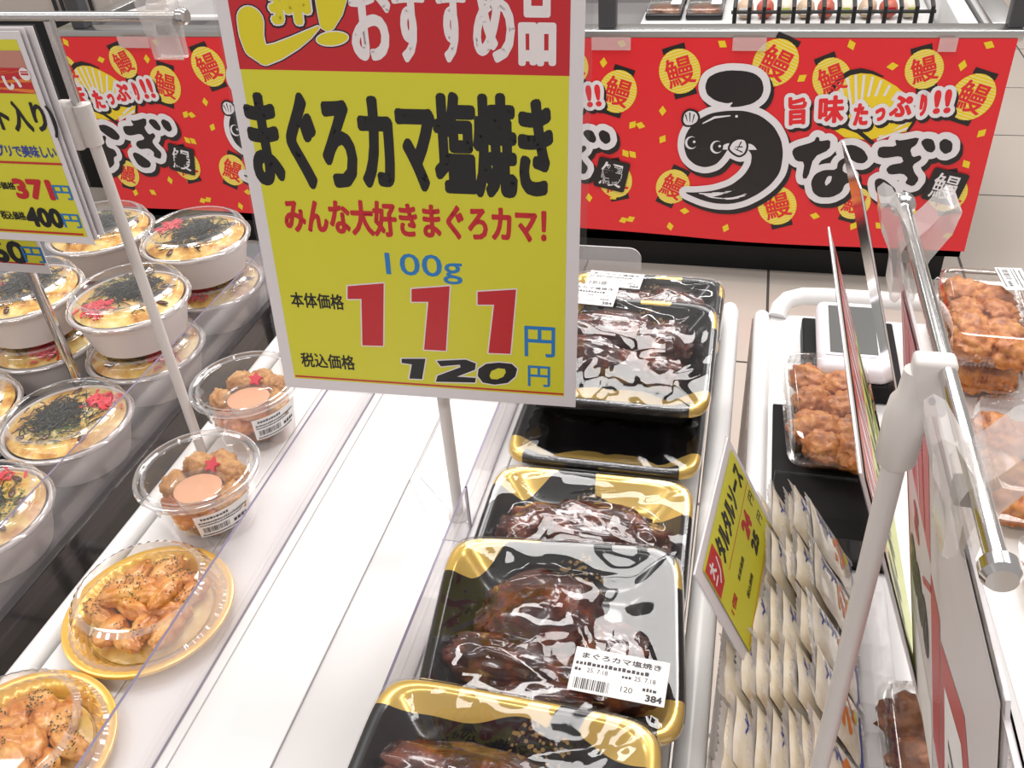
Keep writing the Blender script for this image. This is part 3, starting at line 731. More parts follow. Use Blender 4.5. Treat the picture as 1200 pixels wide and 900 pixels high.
# lower card on a chrome pole
def deco_b(P):
    (x0, z0), (x1, z1) = [(-0.6578,0.9528),(-0.6053,0.9608)]
    P.rect(-0.76, z1, x1, 1.06, SIGN_YELLOW, 1)
    P.rect(-0.76, z1, x1, z1 + .0015, SIGN_RED, 2)
    P.text('60', box2(*[(-0.6596,0.9607),(-0.6204,0.984)]), SIGN_BLACK, 2, bold=.0014)
    P.text('円', box2(*[(-0.6244,0.963),(-0.6028,0.9791)]), SIGN_BLUE, 2, bold=.0003)
hanging_card('lower price card clipped to the chrome pole, ending in 60 yen', -0.79, -0.6020, 0.600, 0.952, 1.075, deco_b)
o = thing('sign_pole', 'chrome pole standing between the white bowls with the 60 yen card', 'sign stand', (-0.6340, 0.6095, 0.7755))
mb = MB(); mb.tube([(0, 0, 0.001), (0, 0, 0.255)], 0.0050, CHROME); mb.build('post', o, smooth=40)
mb = MB(); mb.lathe([(0, 0), (0.011, 0), (0.011, 0.002), (0.006, 0.005), (0, 0.005)], CHROME, 20); mb.build('base', o, smooth=40)

# right stand in the foreground
RX, RY = 0.0640, 0.275
rs = thing('sign_stand', 'thick foreground white post with chrome cross rod above the wagon', 'sign stand', (RX, RY, T))
RI = Matrix.Translation((-RX, -RY, -T))
mb = MB(); mb.tube([(RX, RY, T + 0.001), (RX, RY, 1.126)], 0.0043, POST_WHITE, M=RI); mb.build('post', rs, smooth=40)
mb = MB(); mb.tube([(RX, RY, 1.100), (RX, RY, 1.103), (RX, RY, 1.122), (RX, RY, 1.130), (RX, RY, 1.133), (RX, RY, 1.143)], [0.0048, 0.0072, 0.0074, 0.0066, 0.0048, 0.0042], POST_WHITE, 20, M=RI)
mb.box(RX - 0.002, RX + 0.012, RY - 0.0045, RY + 0.0045, 1.126, 1.149, POST_WHITE, RI, bev=0.002)
mb.tube([(RX + 0.006, RY - 0.0058, 1.134), (RX + 0.006, RY - 0.0042, 1.134)], 0.0012, SIGN_BLACK, M=RI)
mb.build('clamp_joint', rs, smooth=40)
mb = MB(); mb.tube([(0.0712, 0.400, 1.1452), (0.0738, 0.184, 1.1452)], 0.0030, CHROME, M=RI); mb.build('cross_rod', rs, smooth=40)
for (a, b) in (((0.0712, 0.399, 1.1452), 1), ((0.0738, 0.186, 1.1452), -1)):
    mb = MB(); mb.tube([a, (a[0], a[1] + b * .001, a[2]), (a[0], a[1] + b * .005, a[2]), (a[0], a[1] + b * .007, a[2])], [0.0038, 0.0052, 0.0052, 0.0040], CHROME, 20, M=RI); mb.build('end_cap', rs, smooth=30)
rod_clip('clear butterfly clip at the far end of the foreground chrome rod', Matrix.Translation((0.0715, 0.372, 1.1452)), 1.0, 1.25)
rod_clip('clear butterfly clip at the near end of the foreground chrome rod', Matrix.Translation((0.0733, 0.222, 1.1452)), 1.0, 1.25)

def leaning_card(name_label, far_top, w, h, slope, yaw=0.0, deco=None, m_face=PAPER, sleeve=0.001, back=None, mat_sl=None):
    """card whose top edge runs towards the viewer from far_top; its foot leans out to +x"""
    r = Vector((yaw, -1, 0)).normalized()          # from the far top corner towards the near one
    d = Vector((slope, slope * yaw, -1)); d = (d - r * d.dot(r)).normalized()
    M = frame(far_top, -r, -d)                     # local x: towards the far end, local y: up the card; origin at the far top corner
    o = thing('price_card', name_label, 'price card', M=M)
    mb = MB(); mb.box(-w, 0, -h, 0, -0.0006, 0.0006, m_face); mb.build('card_sheet', o)
    mb = MB(); mb.box(-w - sleeve, sleeve, -h - sleeve, sleeve, -0.0011, -0.0007, mat_sl or SLEEVE); mb.build('sleeve', o)
    if deco:
        P = Print(M=Matrix.Translation((0, 0, 0.0012))); deco(P, w, h); P.build('printed_face', o)
    if back:
        P = Print(M=Matrix(((-1, 0, 0, -w), (0, 1, 0, 0), (0, 0, -1, -0.0012), (0, 0, 0, 1)))); back(P, w, h); P.build('printed_back', o)
    return o
def deco_tartar(P, w, h):
    P.rect(-w + .009, -h + .006, -.006, -.0055, SIGN_YELLOW, 1)
    P.text('タルタルソース', (-w + .034, -.0285, -.010, -.0105), SIGN_BLACK, 2, bold=.0008)
    P.poly([(-w + .010, -.008), (-w + .033, -.008), (-w + .033, -.022), (-w + .0245, -.031), (-w + .010, -.031)], SIGN_RED, 2)
    P.text('大', (-w + .0135, -.020, -w + .0225, -.0105), SIGN_WHITE, 3, bold=.0006); P.stroke([(-w + .020, -.027), (-w + .026, -.0235), (-w + .029, -.016)], .0016, SIGN_WHITE, 3)
    P.stroke([(-w + .0135, -.023), (-w + .020, -.0225)], .0016, SIGN_WHITE, 3)
    P.stroke([(-w + .036, -.0335), (-.008, -.0335)], .0006, SIGN_RED, 2)
    P.text('本体価格', (-w + .040, -.049, -w + .060, -.0445), SIGN_BLACK, 2, bold=.0001)
    P.text('24', (-.047, -.050, -.029, -.0365), SIGN_RED, 2, bold=.0012)
    P.text('円', (-.018, -.046, -.010, -.038), SIGN_BLACK, 2, bold=.0001)
    P.text('税込価格', (-w + .040, -.064, -w + .060, -.0595), SIGN_BLACK, 2, bold=.0001)
    P.text('25', (-.047, -.064, -.031, -.053), SIGN_BLACK, 2, bold=.0010)
    P.text('円', (-.020, -.062, -.012, -.054), SIGN_BLACK, 2, bold=.0001)
    P.text('1個', (-w + .014, -.050, -w + .028, -.044), SIGN_RED, 2, bold=.0002)
    P.rect(-w + .012, -h + .008, -.008, -h + .0088, SIGN_ORANGE, 2)
leaning_card('yellow tartar sauce price card with red badge leaning beside the sauce sachets', (0.0062, 0.477, 0.940), 0.124, 0.082, 0.50, -0.10, deco_tartar)
def deco_green(P, w, h):
    P.rect(-w + .008, -h + .008, -.008, -.010, SIGN_GREEN, 1)
    P.rect(-w + .008, -h * .36, -.008, -.010, SIGN_RED, 2)
    for k in range(9):
        u = -.02 - k * .027
        P.stroke([(u, -h * .32), (u - .006, -h * .10), (u - .016, -h * .28)], .006, SIGN_WHITE, 3)
    for k in range(7):
        u = -.02 - k * .034
        P.stroke([(u, -h * .62), (u - .008, -h * .42), (u - .020, -h * .60)], .007, SIGN_BLACK, 3)
    P.rect(-.075, -h * .90, -.010, -h * .70, mat('sign olive', (0.33, 0.38, 0.03), 0.4), 3)
leaning_card('yellow green price card seen edge on beside the single fried chicken pack', (0.0628, 0.613, 1.029), 0.262, 0.213, 0.345, 0.020, deco_green)
def deco_red(P, w, h):
    P.rect(-w + .006, -h + .006, -.006, -.008, mat('sign faded pink', (0.60, 0.22, 0.20), 0.4), 1)
    P.rect(-w + .006, -h + .006, -.006, -h * .52, mat('sleeve reflection grey', (0.32, 0.30, 0.29), 0.3), 2)  # flat grey painted in for the mirror-like reflection on the card's sleeve
leaning_card('slim pinkish price card seen edge on behind the white digital display', (0.0712, 0.690, 1.062), 0.085, 0.235, 0.312, 0.09, deco_red, mat_sl=clear('dull sleeve', (0.75, 0.74, 0.72), 1.5, 0.12, 1.8))
def deco_near(P, w, h):       # front and back of the card hung on the foreground rod
    P.rect(-w + .004, -h + .004, -.004, -.006, mat('sign rose', (0.62, 0.13, 0.16), 0.4), 1)
    P.rect(-w + .03, -h * .60, -.055, -h * .22, SIGN_WHITE, 2)
    P.text('5', (-.105, -h * .34, -.085, -h * .25), SIGN_RED, 3, bold=.002)
    P.stroke([(-.070, -h * .36), (-.130, -h * .36)], .003, SIGN_RED, 3)
    P.text('880', (-.135, -h * .55, -.070, -h * .40), SIGN_BLACK, 3, bold=.003)
    P.rect(-w + .02, -h * .92, -.03, -h * .66, SIGN_ORANGE, 2)
def back_near(P, w, h):
    PK = mat('sign soft pink', (0.62, 0.17, 0.20), 0.4)
    P.rect(-w + .004, -h + .004, -.002, -.004, PAPER, 1)
    P.rect(-w + .004, -h * .34, -w + .085, -.004, PK, 2)
    for k in range(4):
        P.stroke([(-w + .010 + k * .017, -.01), (-w + .018 + k * .017, -h * .32)], .003, (SIGN_WHITE, SIGN_RED)[k % 2], 3)
    P.rect(-w + .004, -h + .004, -w + .007, -h * .34, SIGN_RED, 2)
    P.text('S', (-w + .030, -h * .46, -w + .048, -h * .38), SIGN_RED, 3, bold=.0012)
    P.stroke([(-w + .060, -h * .48), (-w + .085, -h * .40)], .0035, SIGN_RED, 3)
    P.text('880', (-w + .012, -h * .66, -w + .075, -h * .52), SIGN_BLACK, 3, bold=.0030)
    P.rect(-w + .085, -h * .80, -w + .110, -h * .36, SIGN_RED, 2)
    P.rect(-w + .010, -h * .98, -w + .080, -h * .74, PAPER_COOL, 2)
    P.poly([(-w + .112, -h * .97), (-w + .112, -h * .40), (-w + .165, -h * .30), (-w + .188, -h * .46), (-w + .188, -h * .97)], SIGN_RED, 2)
    P.poly([(-w + .122, -h * .86), (-w + .122, -h * .46), (-w + .160, -h * .39), (-w + .178, -h * .50), (-w + .178, -h * .86)], PAPER_COOL, 3)
    for k in range(4): P.rect(-w + .132, -h * (.56 + k * .06), -w + .168, -h * (.540 + k * .06), SIGN_BLACK, 4)
leaning_card('red and white 880 yen card hung under the foreground chrome rod', (0.0724, 0.374, 1.124), 0.215, 0.262, 0.205, 0.02, None, back=back_near)
def deco_white(P, w, h):
    P.rect(-w + .012, -h + .016, -.012, -.014, PAPER_COOL, 1)
    P.stroke([(-.02, -.02), (-.02, -h + .02)], .0018, SIGN_RED, 2)
    for k, ch in enumerate('665'): P.text(ch, (-.030 - k * .016, -h + .006, -.024 - k * .016, -h + .014), SIGN_BLACK, 3, bold=.0002)
leaning_card('plain white card sleeve swung out to the right under the foreground rod', (0.0760, 0.262, 1.116), 0.17, 0.225, 0.42, 0.02, deco_white)

# ------------------------------------------------------------------ food
GLAZE = mat('soy glazed fish', (0.10, 0.02, 0.01), 0.16, coat=1.0, spec=0.6, bump=(170, 0.5, 0.0016), noise_col=(55, [(0.30, (0.010, 0.002, 0.002)), (0.48, (0.055, 0.009, 0.004)), (0.62, (0.150, 0.030, 0.009)), (0.80, (0.34, 0.10, 0.03))]))
TRAY_BLACK = None
def tray_mat():
    m = mat('black and gold tray', (0.010, 0.010, 0.011), 0.22, coat=0.4)
    nt = m.node_tree; b = nt.nodes['Principled BSDF']
    a = nt.nodes.new('ShaderNodeAttribute'); a.attribute_name = 'gold'
    g = nt.nodes.new('ShaderNodeMath'); g.operation = 'GREATER_THAN'; g.inputs[1].default_value = 0.0
    nt.links.new(a.outputs['Fac'], g.inputs[0])
    a2 = nt.nodes.new('ShaderNodeAttribute'); a2.attribute_name = 'speckle'
    tc = nt.nodes.new('ShaderNodeTexCoord')
    vo = nt.nodes.new('ShaderNodeTexVoronoi'); vo.inputs['Scale'].default_value = 330
    vo2 = nt.nodes.new('ShaderNodeTexNoise'); vo2.inputs['Scale'].default_value = 130
    nt.links.new(tc.outputs['Object'], vo.inputs['Vector']); nt.links.new(tc.outputs['Object'], vo2.inputs['Vector'])
    l1 = nt.nodes.new('ShaderNodeMath'); l1.operation = 'LESS_THAN'; l1.inputs[1].default_value = 0.42; nt.links.new(vo.outputs['Distance'], l1.inputs[0])
    l2 = nt.nodes.new('ShaderNodeMath'); l2.operation = 'GREATER_THAN'; l2.inputs[1].default_value = 0.45; nt.links.new(vo2.outputs['Fac'], l2.inputs[0])
    g2 = nt.nodes.new('ShaderNodeMath'); g2.operation = 'GREATER_THAN'; g2.inputs[1].default_value = 0.0; nt.links.new(a2.outputs['Fac'], g2.inputs[0])
    p1 = nt.nodes.new('ShaderNodeMath'); p1.operation = 'MULTIPLY'; nt.links.new(l1.outputs[0], p1.inputs[0]); nt.links.new(l2.outputs[0], p1.inputs[1])
    p2 = nt.nodes.new('ShaderNodeMath'); p2.operation = 'MULTIPLY'; nt.links.new(p1.outputs[0], p2.inputs[0]); nt.links.new(g2.outputs[0], p2.inputs[1])
    mx0 = nt.nodes.new('ShaderNodeMix'); mx0.data_type = 'RGBA'
    mx0.inputs[6].default_value = (0.010, 0.009, 0.010, 1); mx0.inputs[7].default_value = (0.30, 0.19, 0.07, 1)
    nt.links.new(p2.outputs[0], mx0.inputs[0])
    mx = nt.nodes.new('ShaderNodeMix'); mx.data_type = 'RGBA'
    mx.inputs[7].default_value = (0.74, 0.50, 0.13, 1)
    nt.links.new(mx0.outputs[2], mx.inputs[6]); nt.links.new(g.outputs[0], mx.inputs[0])
    nt.links.new(mx.outputs[2], b.inputs['Base Color'])
    mm = nt.nodes.new('ShaderNodeMath'); mm.operation = 'MULTIPLY'; mm.inputs[1].default_value = 0.45
    nt.links.new(g.outputs[0], mm.inputs[0]); nt.links.new(mm.outputs[0], b.inputs['Metallic'])
    return m
TRAYM = tray_mat()

def fbm(p, oct=4): return noise.fractal(p, 1.0, 2.1, oct)
def lump(mb, c, rad, m, seed, rot=0.0, amp=0.16, freq=1.6, sub=4, ridge=0.0, M=None, tilt=0.0, zmin=None):
    bm = bmesh.new()
    bmesh.ops.create_icosphere(bm, subdivisions=sub, radius=1.0)
    off = Vector((seed * 7.31, seed * 3.7, seed * 1.93))
    Rm = Matrix.Translation(c) @ Matrix.Rotation(rot, 4, 'Z') @ Matrix.Rotation(tilt, 4, 'Y')
    for v in bm.verts:
        d = v.co.copy()
        s = 1 + amp * fbm(d * freq + off) + amp * .35 * fbm(d * freq * 4 + off, 3)
        if ridge: s += ridge * (abs(noise.noise(Vector((d.x * 1.1, d.y * 4.5, d.z * 4.5)) + off)) - .25)
        q = d * s
        v.co = Rm @ Vector((q.x * rad[0], q.y * rad[1], q.z * rad[2]))
        if zmin is not None and v.co.z < zmin: v.co.z = zmin + (v.co.z - zmin) * .02
    mb.frombm(bm, m, M)

def sx(a, b, t, n=5.0):
    c, s = math.cos(t), math.sin(t)
    k = (abs(c) ** n + abs(s) ** n) ** (-1.0 / n)
    return a * c * k, b * s * k

TW, TD = 0.0815, 0.0735       # half size of a fish tray
def tray_mesh(seed, gold_kind):
    rnd = random.Random(seed)
    prof = [(0.0, -0.025), (0.30, -0.025), (0.50, -0.0252), (0.58, -0.0245), (0.65, -0.0215), (0.72, -0.0165), (0.79, -0.0105), (0.85, -0.0055), (0.885, -0.0025), (0.90, -0.0012), (0.915, -0.0004), (0.93, 0.0), (0.95, 0.0002), (0.965, 0.0), (0.985, -0.001), (1.0, -0.004), (0.998, -0.0075), (0.975, -0.0075), (0.93, -0.008), (0.88, -0.018), (0.82, -0.0285), (0.5, -0.0285), (0.0, -0.0285)]
    n = 160
    mb = MB(); vs = []; gold = []; spk = []
    ph = rnd.uniform(-.25, .25); ph2 = rnd.uniform(-.3, .3)
    for s, h in prof:
        for k in range(n):
            u, v = sx(TW * s, TD * s, 2 * math.pi * k / n, 8.0)
            vs.append((u, v, h))
            a, b = u / TW, v / TD
            g = -1.0
            if gold_kind == 'full':
                back = 0.74 + 0.12 * math.exp(-((a + .05) / .3) ** 2) + 0.03 * math.sin(8 * a)
                on_back = max(min(b - back, .20 - a + (b - .8) * .5), min(b - (.86 - .42 * max(0, a - .35)), a - .40 - (b - .8) * .6))
            elif gold_kind == 'half':
                on_back = max(min(b - .64, -.52 - a + (b - .8)), min(b - (.80 - .35 * max(0, a)), a - .02))
            else:
                on_back = max(min(b - .66 + .1 * math.sin(5 * a), -.60 - a + (b - .8) * .8), min(b - .945, -.2 - a), min(b - .5, a - .935), min(b - .90, a - .10, .45 - a) if seed < 3 else -1)
            g = max(g, on_back)
            # side corner flashes
            if b < 0: g = max(g, min(abs(a) - .80, -b - .62, .93 + b + .10))
            f_up = -0.40 - 0.34 * a * a + 0.05 * abs(math.sin(5.5 * a + ph2)) * 1.4
            f_lo = f_up - 0.15 - 0.16 * math.cos(2.4 * a + ph2 * .5) ** 2
            g = max(g, min(f_up - b, b - f_lo, .93 - abs(a)))
            if h < -0.027: g = -1
            gold.append(g)
            spk.append(.24 - math.hypot((a - .12 - ph * .4) * 1.0, b - .64) if h > -0.027 else -1)
    fs = []
    for i in range(len(prof) - 1):
        for k in range(n): fs.append((i * n + k, i * n + (k + 1) % n, (i + 1) * n + (k + 1) % n, (i + 1) * n + k))
    mb.add(vs, fs, TRAYM)
    mb.attrs = {'gold': gold, 'speckle': spk}
    return mb

def film_mesh(lumps, seed, soft=30):
    nu, nv = 56, 52
    def hfood(u, v):
        h = -1
        for (c, r, rot) in lumps:
            du, dv = u - c[0], v - c[1]
            x = (du * math.cos(rot) + dv * math.sin(rot)) / (r[0] * 1.06); y = (-du * math.sin(rot) + dv * math.cos(rot)) / (r[1] * 1.06)
            q = 1 - x * x - y * y
            if q > 0: h = max(h, c[2] + r[2] * 1.06 * math.sqrt(q))
        return h
    P = [[None] * (nu + 1) for _ in range(nv + 1)]; H = [[0.0] * (nu + 1) for _ in range(nv + 1)]; F = [[0.0] * (nu + 1) for _ in range(nv + 1)]
    for j in range(nv + 1):
        for i in range(nu + 1):
            a, b = -1 + 2 * i / nu, -1 + 2 * j / nv
            # square to rounded rectangle
            k = max(abs(a), abs(b)); t = math.atan2(b, a)
            u, v = sx(TW * .985 * k, TD * .985 * k, t, 8.5) if k > 0 else (0, 0)
            P[j][i] = (u, v); F[j][i] = hfood(u, v); H[j][i] = max(0.0012, F[j][i] + 0.0012)
    for it in range(soft):
        for j in range(1, nv):
            for i in range(1, nu):
                H[j][i] = max(F[j][i] + 0.0008, (H[j - 1][i] + H[j + 1][i] + H[j][i - 1] + H[j][i + 1]) * .25)
    rnd = random.Random(seed * 11 + 3)
    creases = [(rnd.uniform(-TW, TW), rnd.uniform(-TD, TD), rnd.uniform(0, math.pi), rnd.uniform(.02, .06), rnd.uniform(.0004, .0013), rnd.uniform(.0022, .005)) for _ in range(16)]
    creases += [(sgx * TW * .8, sgy * TD * .8, sgx * sgy * .75 + rnd.uniform(-.25, .25), .035, .0012, .003) for sgx in (-1, 1) for sgy in (-1, 1)]
    vs = []
    for j in range(nv + 1):
        for i in range(nu + 1):
            u, v = P[j][i]; h = H[j][i]
            edge = min(1.0, 6 * (1 - max(abs(-1 + 2 * i / nu), abs(-1 + 2 * j / nv))))
            for (cu, cv, t, L, A, W) in creases:
                x = (u - cu) * math.cos(t) + (v - cv) * math.sin(t); y = -(u - cu) * math.sin(t) + (v - cv) * math.cos(t)
                if abs(x) < L: h += edge * A * math.exp(-(y / W) ** 2) * (1 - (x / L) ** 2)
            vs.append((u, v, h + edge * .0006 * noise.noise(Vector((u * 55, v * 55, seed)))))
    mb = MB()
    fs = [(j * (nu + 1) + i, j * (nu + 1) + i + 1, (j + 1) * (nu + 1) + i + 1, (j + 1) * (nu + 1) + i) for j in range(nv) for i in range(nu)]
    # skirt pulled down over the rim
    ring = [j * 0 + i for i in range(nu + 1)] + [j * (nu + 1) + nu for j in range(1, nv + 1)] + [nv * (nu + 1) + i for i in range(nu - 1, -1, -1)] + [j * (nu + 1) for j in range(nv - 1, 0, -1)]
    base = len(vs)
    for q in ring:
        x, y, z = vs[q]; vs.append((x * 1.024, y * 1.024, -0.004))
    for q in ring:
        x, y, z = vs[q]; vs.append((x * .93, y * .93, -0.0125))
    n = len(ring)
    for k in range(n):
        fs.append((ring[k], ring[(k + 1) % n], base + (k + 1) % n, base + k)); fs.append((base + k, base + (k + 1) % n, base + n + (k + 1) % n, base + n + k))
    mb.add(vs, fs, FILM)
    return mb, H, P

def price_label(parent, M, w, h, deco):
    mb = MB(); mb.box(0, w, 0, h, 0, 0.0003, PAPER_COOL)
    P = Print(step=.00006, M=Matrix.Translation((0, 0, 0.0003)))
    deco(P, w, h)
    o = P.mb
    k = len(mb.v)
    mm = MB(); mm.v = mb.v + o.v; mm.mats = [PAPER_COOL] + [x for x in o.mats if x is not PAPER_COOL]
    mm.f = mb.f + [tuple(i + k for i in f) for f in o.f]; mm.m = mb.m + [mm.mats.index(o.mats[i]) for i in o.m]
    return mm.build('price_label', parent, M=M)
def bars(P, u0, v0, u1, v1, seed):
    rnd = random.Random(seed); u = u0
    while u < u1:
        w = rnd.choice((.0003, .0005, .0008)); P.rect(u, v0, min(u + w, u1), v1, INK, 1); u += w + rnd.choice((.0003, .0005, .0007))
def dashes(P, u0, v, u1, h, seed):
    rnd = random.Random(seed); u = u0
    while u < u1 - h:
        w = h * rnd.uniform(.5, .9); P.rect(u, v, u + w, v + h * rnd.uniform(.7, 1), INK, 1); u += w + h * .25
def deco_fish(P, w, h):
    P.text('まぐろカマ塩焼き', (w * .08, h * .76, w * .92, h * .90), INK, 1, bold=.00012)
    dashes(P, w * .03, h * .60, w * .82, h * .09, 4)
    P.text('25. 7.18', (w * .16, h * .45, w * .38, h * .55), INK, 1); P.text('25. 7.18', (w * .66, h * .45, w * .88, h * .55), INK, 1)
    dashes(P, w * .03, h * .46, w * .14, h * .07, 6); dashes(P, w * .53, h * .46, w * .64, h * .07, 7)
    bars(P, w * .05, h * .06, w * .42, h * .30, 3)
    P.text('120', (w * .54, h * .16, w * .66, h * .28), INK, 1)
    P.text('384', (w * .80, h * .05, w * .97, h * .20), INK, 1, bold=.00025)
    dashes(P, w * .76, h * .26, w * .95, h * .08, 9)
def deco_small(P, w, h):
    dashes(P, w * .10, h * .80, w * .60, h * .10, 1); dashes(P, w * .05, h * .64, w * .92, h * .07, 2); dashes(P, w * .05, h * .53, w * .80, h * .06, 3)
    bars(P, w * .08, h * .20, w * .55, h * .44, 8); dashes(P, w * .62, h * .22, w * .94, h * .14, 5); dashes(P, w * .05, h * .06, w * .9, h * .07, 6)

def fish_tray(label, c, rz, tilt, seed, lumps, lab=None):
    M = Matrix.Translation(c) @ Matrix.Rotation(rz, 4, 'Z') @ Matrix.Rotation(tilt, 4, 'X')
    o = thing('fish_tray', label, 'food tray', M=M, group='film wrapped grilled fish trays')
    tray_mesh(seed, {4: 'half', 6: 'full'}.get(seed, 'corner')).build('tray', o, smooth=50)
    for k, (cc, r, rot) in enumerate(lumps):
        mb = MB(); lump(mb, cc, r, GLAZE, seed * 5 + k, rot, .17, 1.5, 4, .30, zmin=-.0238); mb.build('grilled_fish_piece', o, smooth=80)
    mb, H, P = film_mesh(lumps, seed); mb.build('cling_film', o, smooth=75)
    if lab:
        (lu, lv, lr, lh) = lab
        price_label(o, Matrix.Translation((lu, lv, lh)) @ Matrix.Rotation(lr, 4, 'Z'), 0.057, 0.030, deco_fish)
    return o
Z0 = -0.013
fish_tray('farthest tray of glazed fish, its label showing above the tray in front', (-0.088, 0.781, 0.845), 0, 0, 1, [((-0.02, 0.02, Z0), (.050, .024, .020), .1), ((0.03, 0.025, Z0), (.035, .022, .019), -.2), ((0.0, -0.025, Z0), (.055, .022, .019), 0)], (-0.060, 0.026, -0.06, 0.0105))
fish_tray('large shiny tray of glazed fish right beside the main price card edge', (-0.090, 0.668, 0.874), 0.0, R(7), 2, [((-0.015, 0.032, Z0), (.052, .022, .022), -.1), ((0.035, 0.020, Z0), (.026, .030, .020), -.3), ((-0.02, -0.004, Z0), (.048, .018, .020), -.25), ((0.036, -0.016, Z0), (.026, .015, .018), -.3)], (-0.072, 0.050, -0.05, 0.0085))
fish_tray('dark tray with a gold scalloped front edge just below the main price card', (-0.093, 0.627, 0.833), 0.0, R(-1), 3, [((-0.01, 0.036, Z0 - .004), (.045, .016, .012), .1)])
fish_tray('tray of glazed fish with a wide glare patch, third from the near end', (-0.094, 0.476, 0.8305), R(1), R(0.5), 4, [((0.0, 0.020, Z0), (.062, .022, .018), .0), ((-0.045, 0.005, Z0), (.024, .018, .020), .5), ((0.047, 0.008, Z0), (.024, .018, .020), -.3), ((0.0, -0.03, Z0), (.06, .02, .018), .05)])
fish_tray('glazed fish tray bearing the white 384 yen label', (-0.0905, 0.365, 0.861), R(6), R(3), 5, [((-0.012, 0.018, Z0), (.042, .032, .023), .15), ((0.036, -0.004, Z0 - .004), (.026, .022, .013), -.5), ((-0.030, -0.022, Z0), (.046, .017, .021), -.12), ((0.024, -0.030, Z0), (.044, .018, .017), -.2), ((-0.002, -0.047, Z0), (.040, .014, .016), -.05)], (0.012, -0.050, -0.13, 0.0105))
fish_tray('nearest glazed fish tray, cut off by the bottom of the photo', (-0.0955, 0.2185, 0.888), R(-1), R(3), 6, [((-0.005, 0.020, Z0), (.062, .024, .019), -.06), ((0.0, -0.028, Z0), (.060, .022, .020), .04), ((0.040, 0.000, Z0), (.026, .020, .019), .3)])

# ---- deep fried chicken
FRIED = mat('fried chicken crust', (0.5, 0.2, 0.06), 0.42, spec=0.5, coat=0.15, bump=(260, 0.6, 0.0014), noise_col=(70, [(0.28, (0.22, 0.055, 0.012)), (0.48, (0.50, 0.165, 0.035)), (0.66, (0.68, 0.30, 0.075)), (0.85, (0.78, 0.46, 0.16))]))
FRIED_DARK = mat('dark fried crust', (0.3, 0.12, 0.05), 0.45, bump=(260, 0.6, 0.0014), noise_col=(70, [(0.3, (0.10, 0.03, 0.01)), (0.55, (0.26, 0.09, 0.03)), (0.8, (0.42, 0.20, 0.08))]))
def pack_shell(w, d, h):
    """thin clamshell with ribbed walls: half sizes w, d"""
    mb = MB(); n = 128
    prof = [(0.80, 0.001), (0.86, 0.004), (0.90, h * .42), (1.0, h * .46), (1.0, h * .52), (0.92, h * .53), (0.88, h * .90), (0.85, h * .985), (0.80, h), (0.74, h), (0.72, h * .96), (0.35, h * .95), (0.0, h * .95)]
    vs = []
    for s, z in prof:
        for k in range(n):
            rib = 1 + (0.010 * math.cos(k * math.pi) if 0.86 <= s <= 0.93 else 0)
            u, v = sx(w * s * rib, d * s * rib, 2 * math.pi * k / n, 9); vs.append((u, v, z))
    fs = [(i * n + k, i * n + (k + 1) % n, (i + 1) * n + (k + 1) % n, (i + 1) * n + k) for i in range(len(prof) - 1) for k in range(n)]
    fs.append(tuple(range(n)))
    mb.add(vs, fs, CLEAR)
    return mb
def chicken_pack(label, c, rz, seed, w=.0375, d=.073, h=.036, lab=None, m=None, tilt=0.0):
    o = thing('fried_chicken_pack', label, 'food pack', M=Matrix.Translation(c) @ Matrix.Rotation(rz, 4, 'Z') @ Matrix.Rotation(tilt, 4, 'X'), group='clear packs of fried chicken')
    rnd = random.Random(seed)
    spots = [(-.014, .044), (.013, .040), (-.012, .014), (.014, .008), (-.013, -.018), (.012, -.026), (-.010, -.048), (.014, -.050)]
    for k, (x, y) in enumerate(spots):
        mb = MB(); r = rnd.uniform(.92, 1.15)
        lump(mb, (x * w / .0375 + rnd.uniform(-.003, .003), y * d / .073 + rnd.uniform(-.004, .004), .0145 + rnd.uniform(0, .003)), (.0165 * r, .0195 * r, .0135), m or FRIED, seed * 13 + k, rnd.uniform(0, 3), .26, 2.2, 4, .25, zmin=.0022)
        mb.build('fried_chicken_piece', o, smooth=80)
    pack_shell(w, d, h).build('clear_shell', o, smooth=35)
    if lab:
        price_label(o, Matrix.Translation((lab[0], lab[1], h + .0006)) @ Matrix.Rotation(lab[2], 4, 'Z'), 0.042, 0.024, deco_small)
    return o
mb = MB(); mb.box(0.047, 0.132, 0.505, 0.70, T + 0.0005, T + 0.004, mat('black mat', (0.010, 0.009, 0.009), 0.55, spec=0.10), Matrix.Translation((-0.09, -0.6, -T)), bev=0.0012)
tag(mb.build('counter_mat', smooth=30, loc=(0.09, 0.6, T)), 'flat black mat under the single fried chicken pack', 'mat')
chicken_pack('single fried chicken pack on the black mat beside the digital display', (0.0935, 0.672, T + 0.0045), R(3), 21, w=.040, d=.076)
chicken_pack('bottom fried chicken pack of the far stack nearest the chrome rod', (0.2300, 0.800, T + .001), R(-2), 22)
chicken_pack('top fried chicken pack of the far stack, white label at its far right', (0.2290, 0.792, T + .0385), R(-2), 23, lab=(.014, .063, R(-84)))
chicken_pack('bottom fried chicken pack of the far outer stack at the photo edge', (0.3130, 0.800, T + .001), R(2), 24)
chicken_pack('top fried chicken pack of the far outer stack, cut off by the photo edge', (0.3120, 0.792, T + .0385), R(1), 25)
chicken_pack('fried chicken pack in the near row with a white label behind the rod', (0.2420, 0.628, T + .001), R(-3), 26, lab=(.004, .058, R(-80)), h=.040)
chicken_pack('fried chicken pack in the near row at the right edge of the photo', (0.3270, 0.628, T + .001), R(2), 27, h=.040)
chicken_pack('fried chicken pack partly hidden behind the near sign clip', (0.2550, 0.470, T + .001), R(-2), 28, h=.040)
chicken_pack('brown chicken pack at the bottom between post and red price card', (0.1480, 0.325, T + .001), R(1), 29, w=.036, d=.070, m=FRIED_DARK)

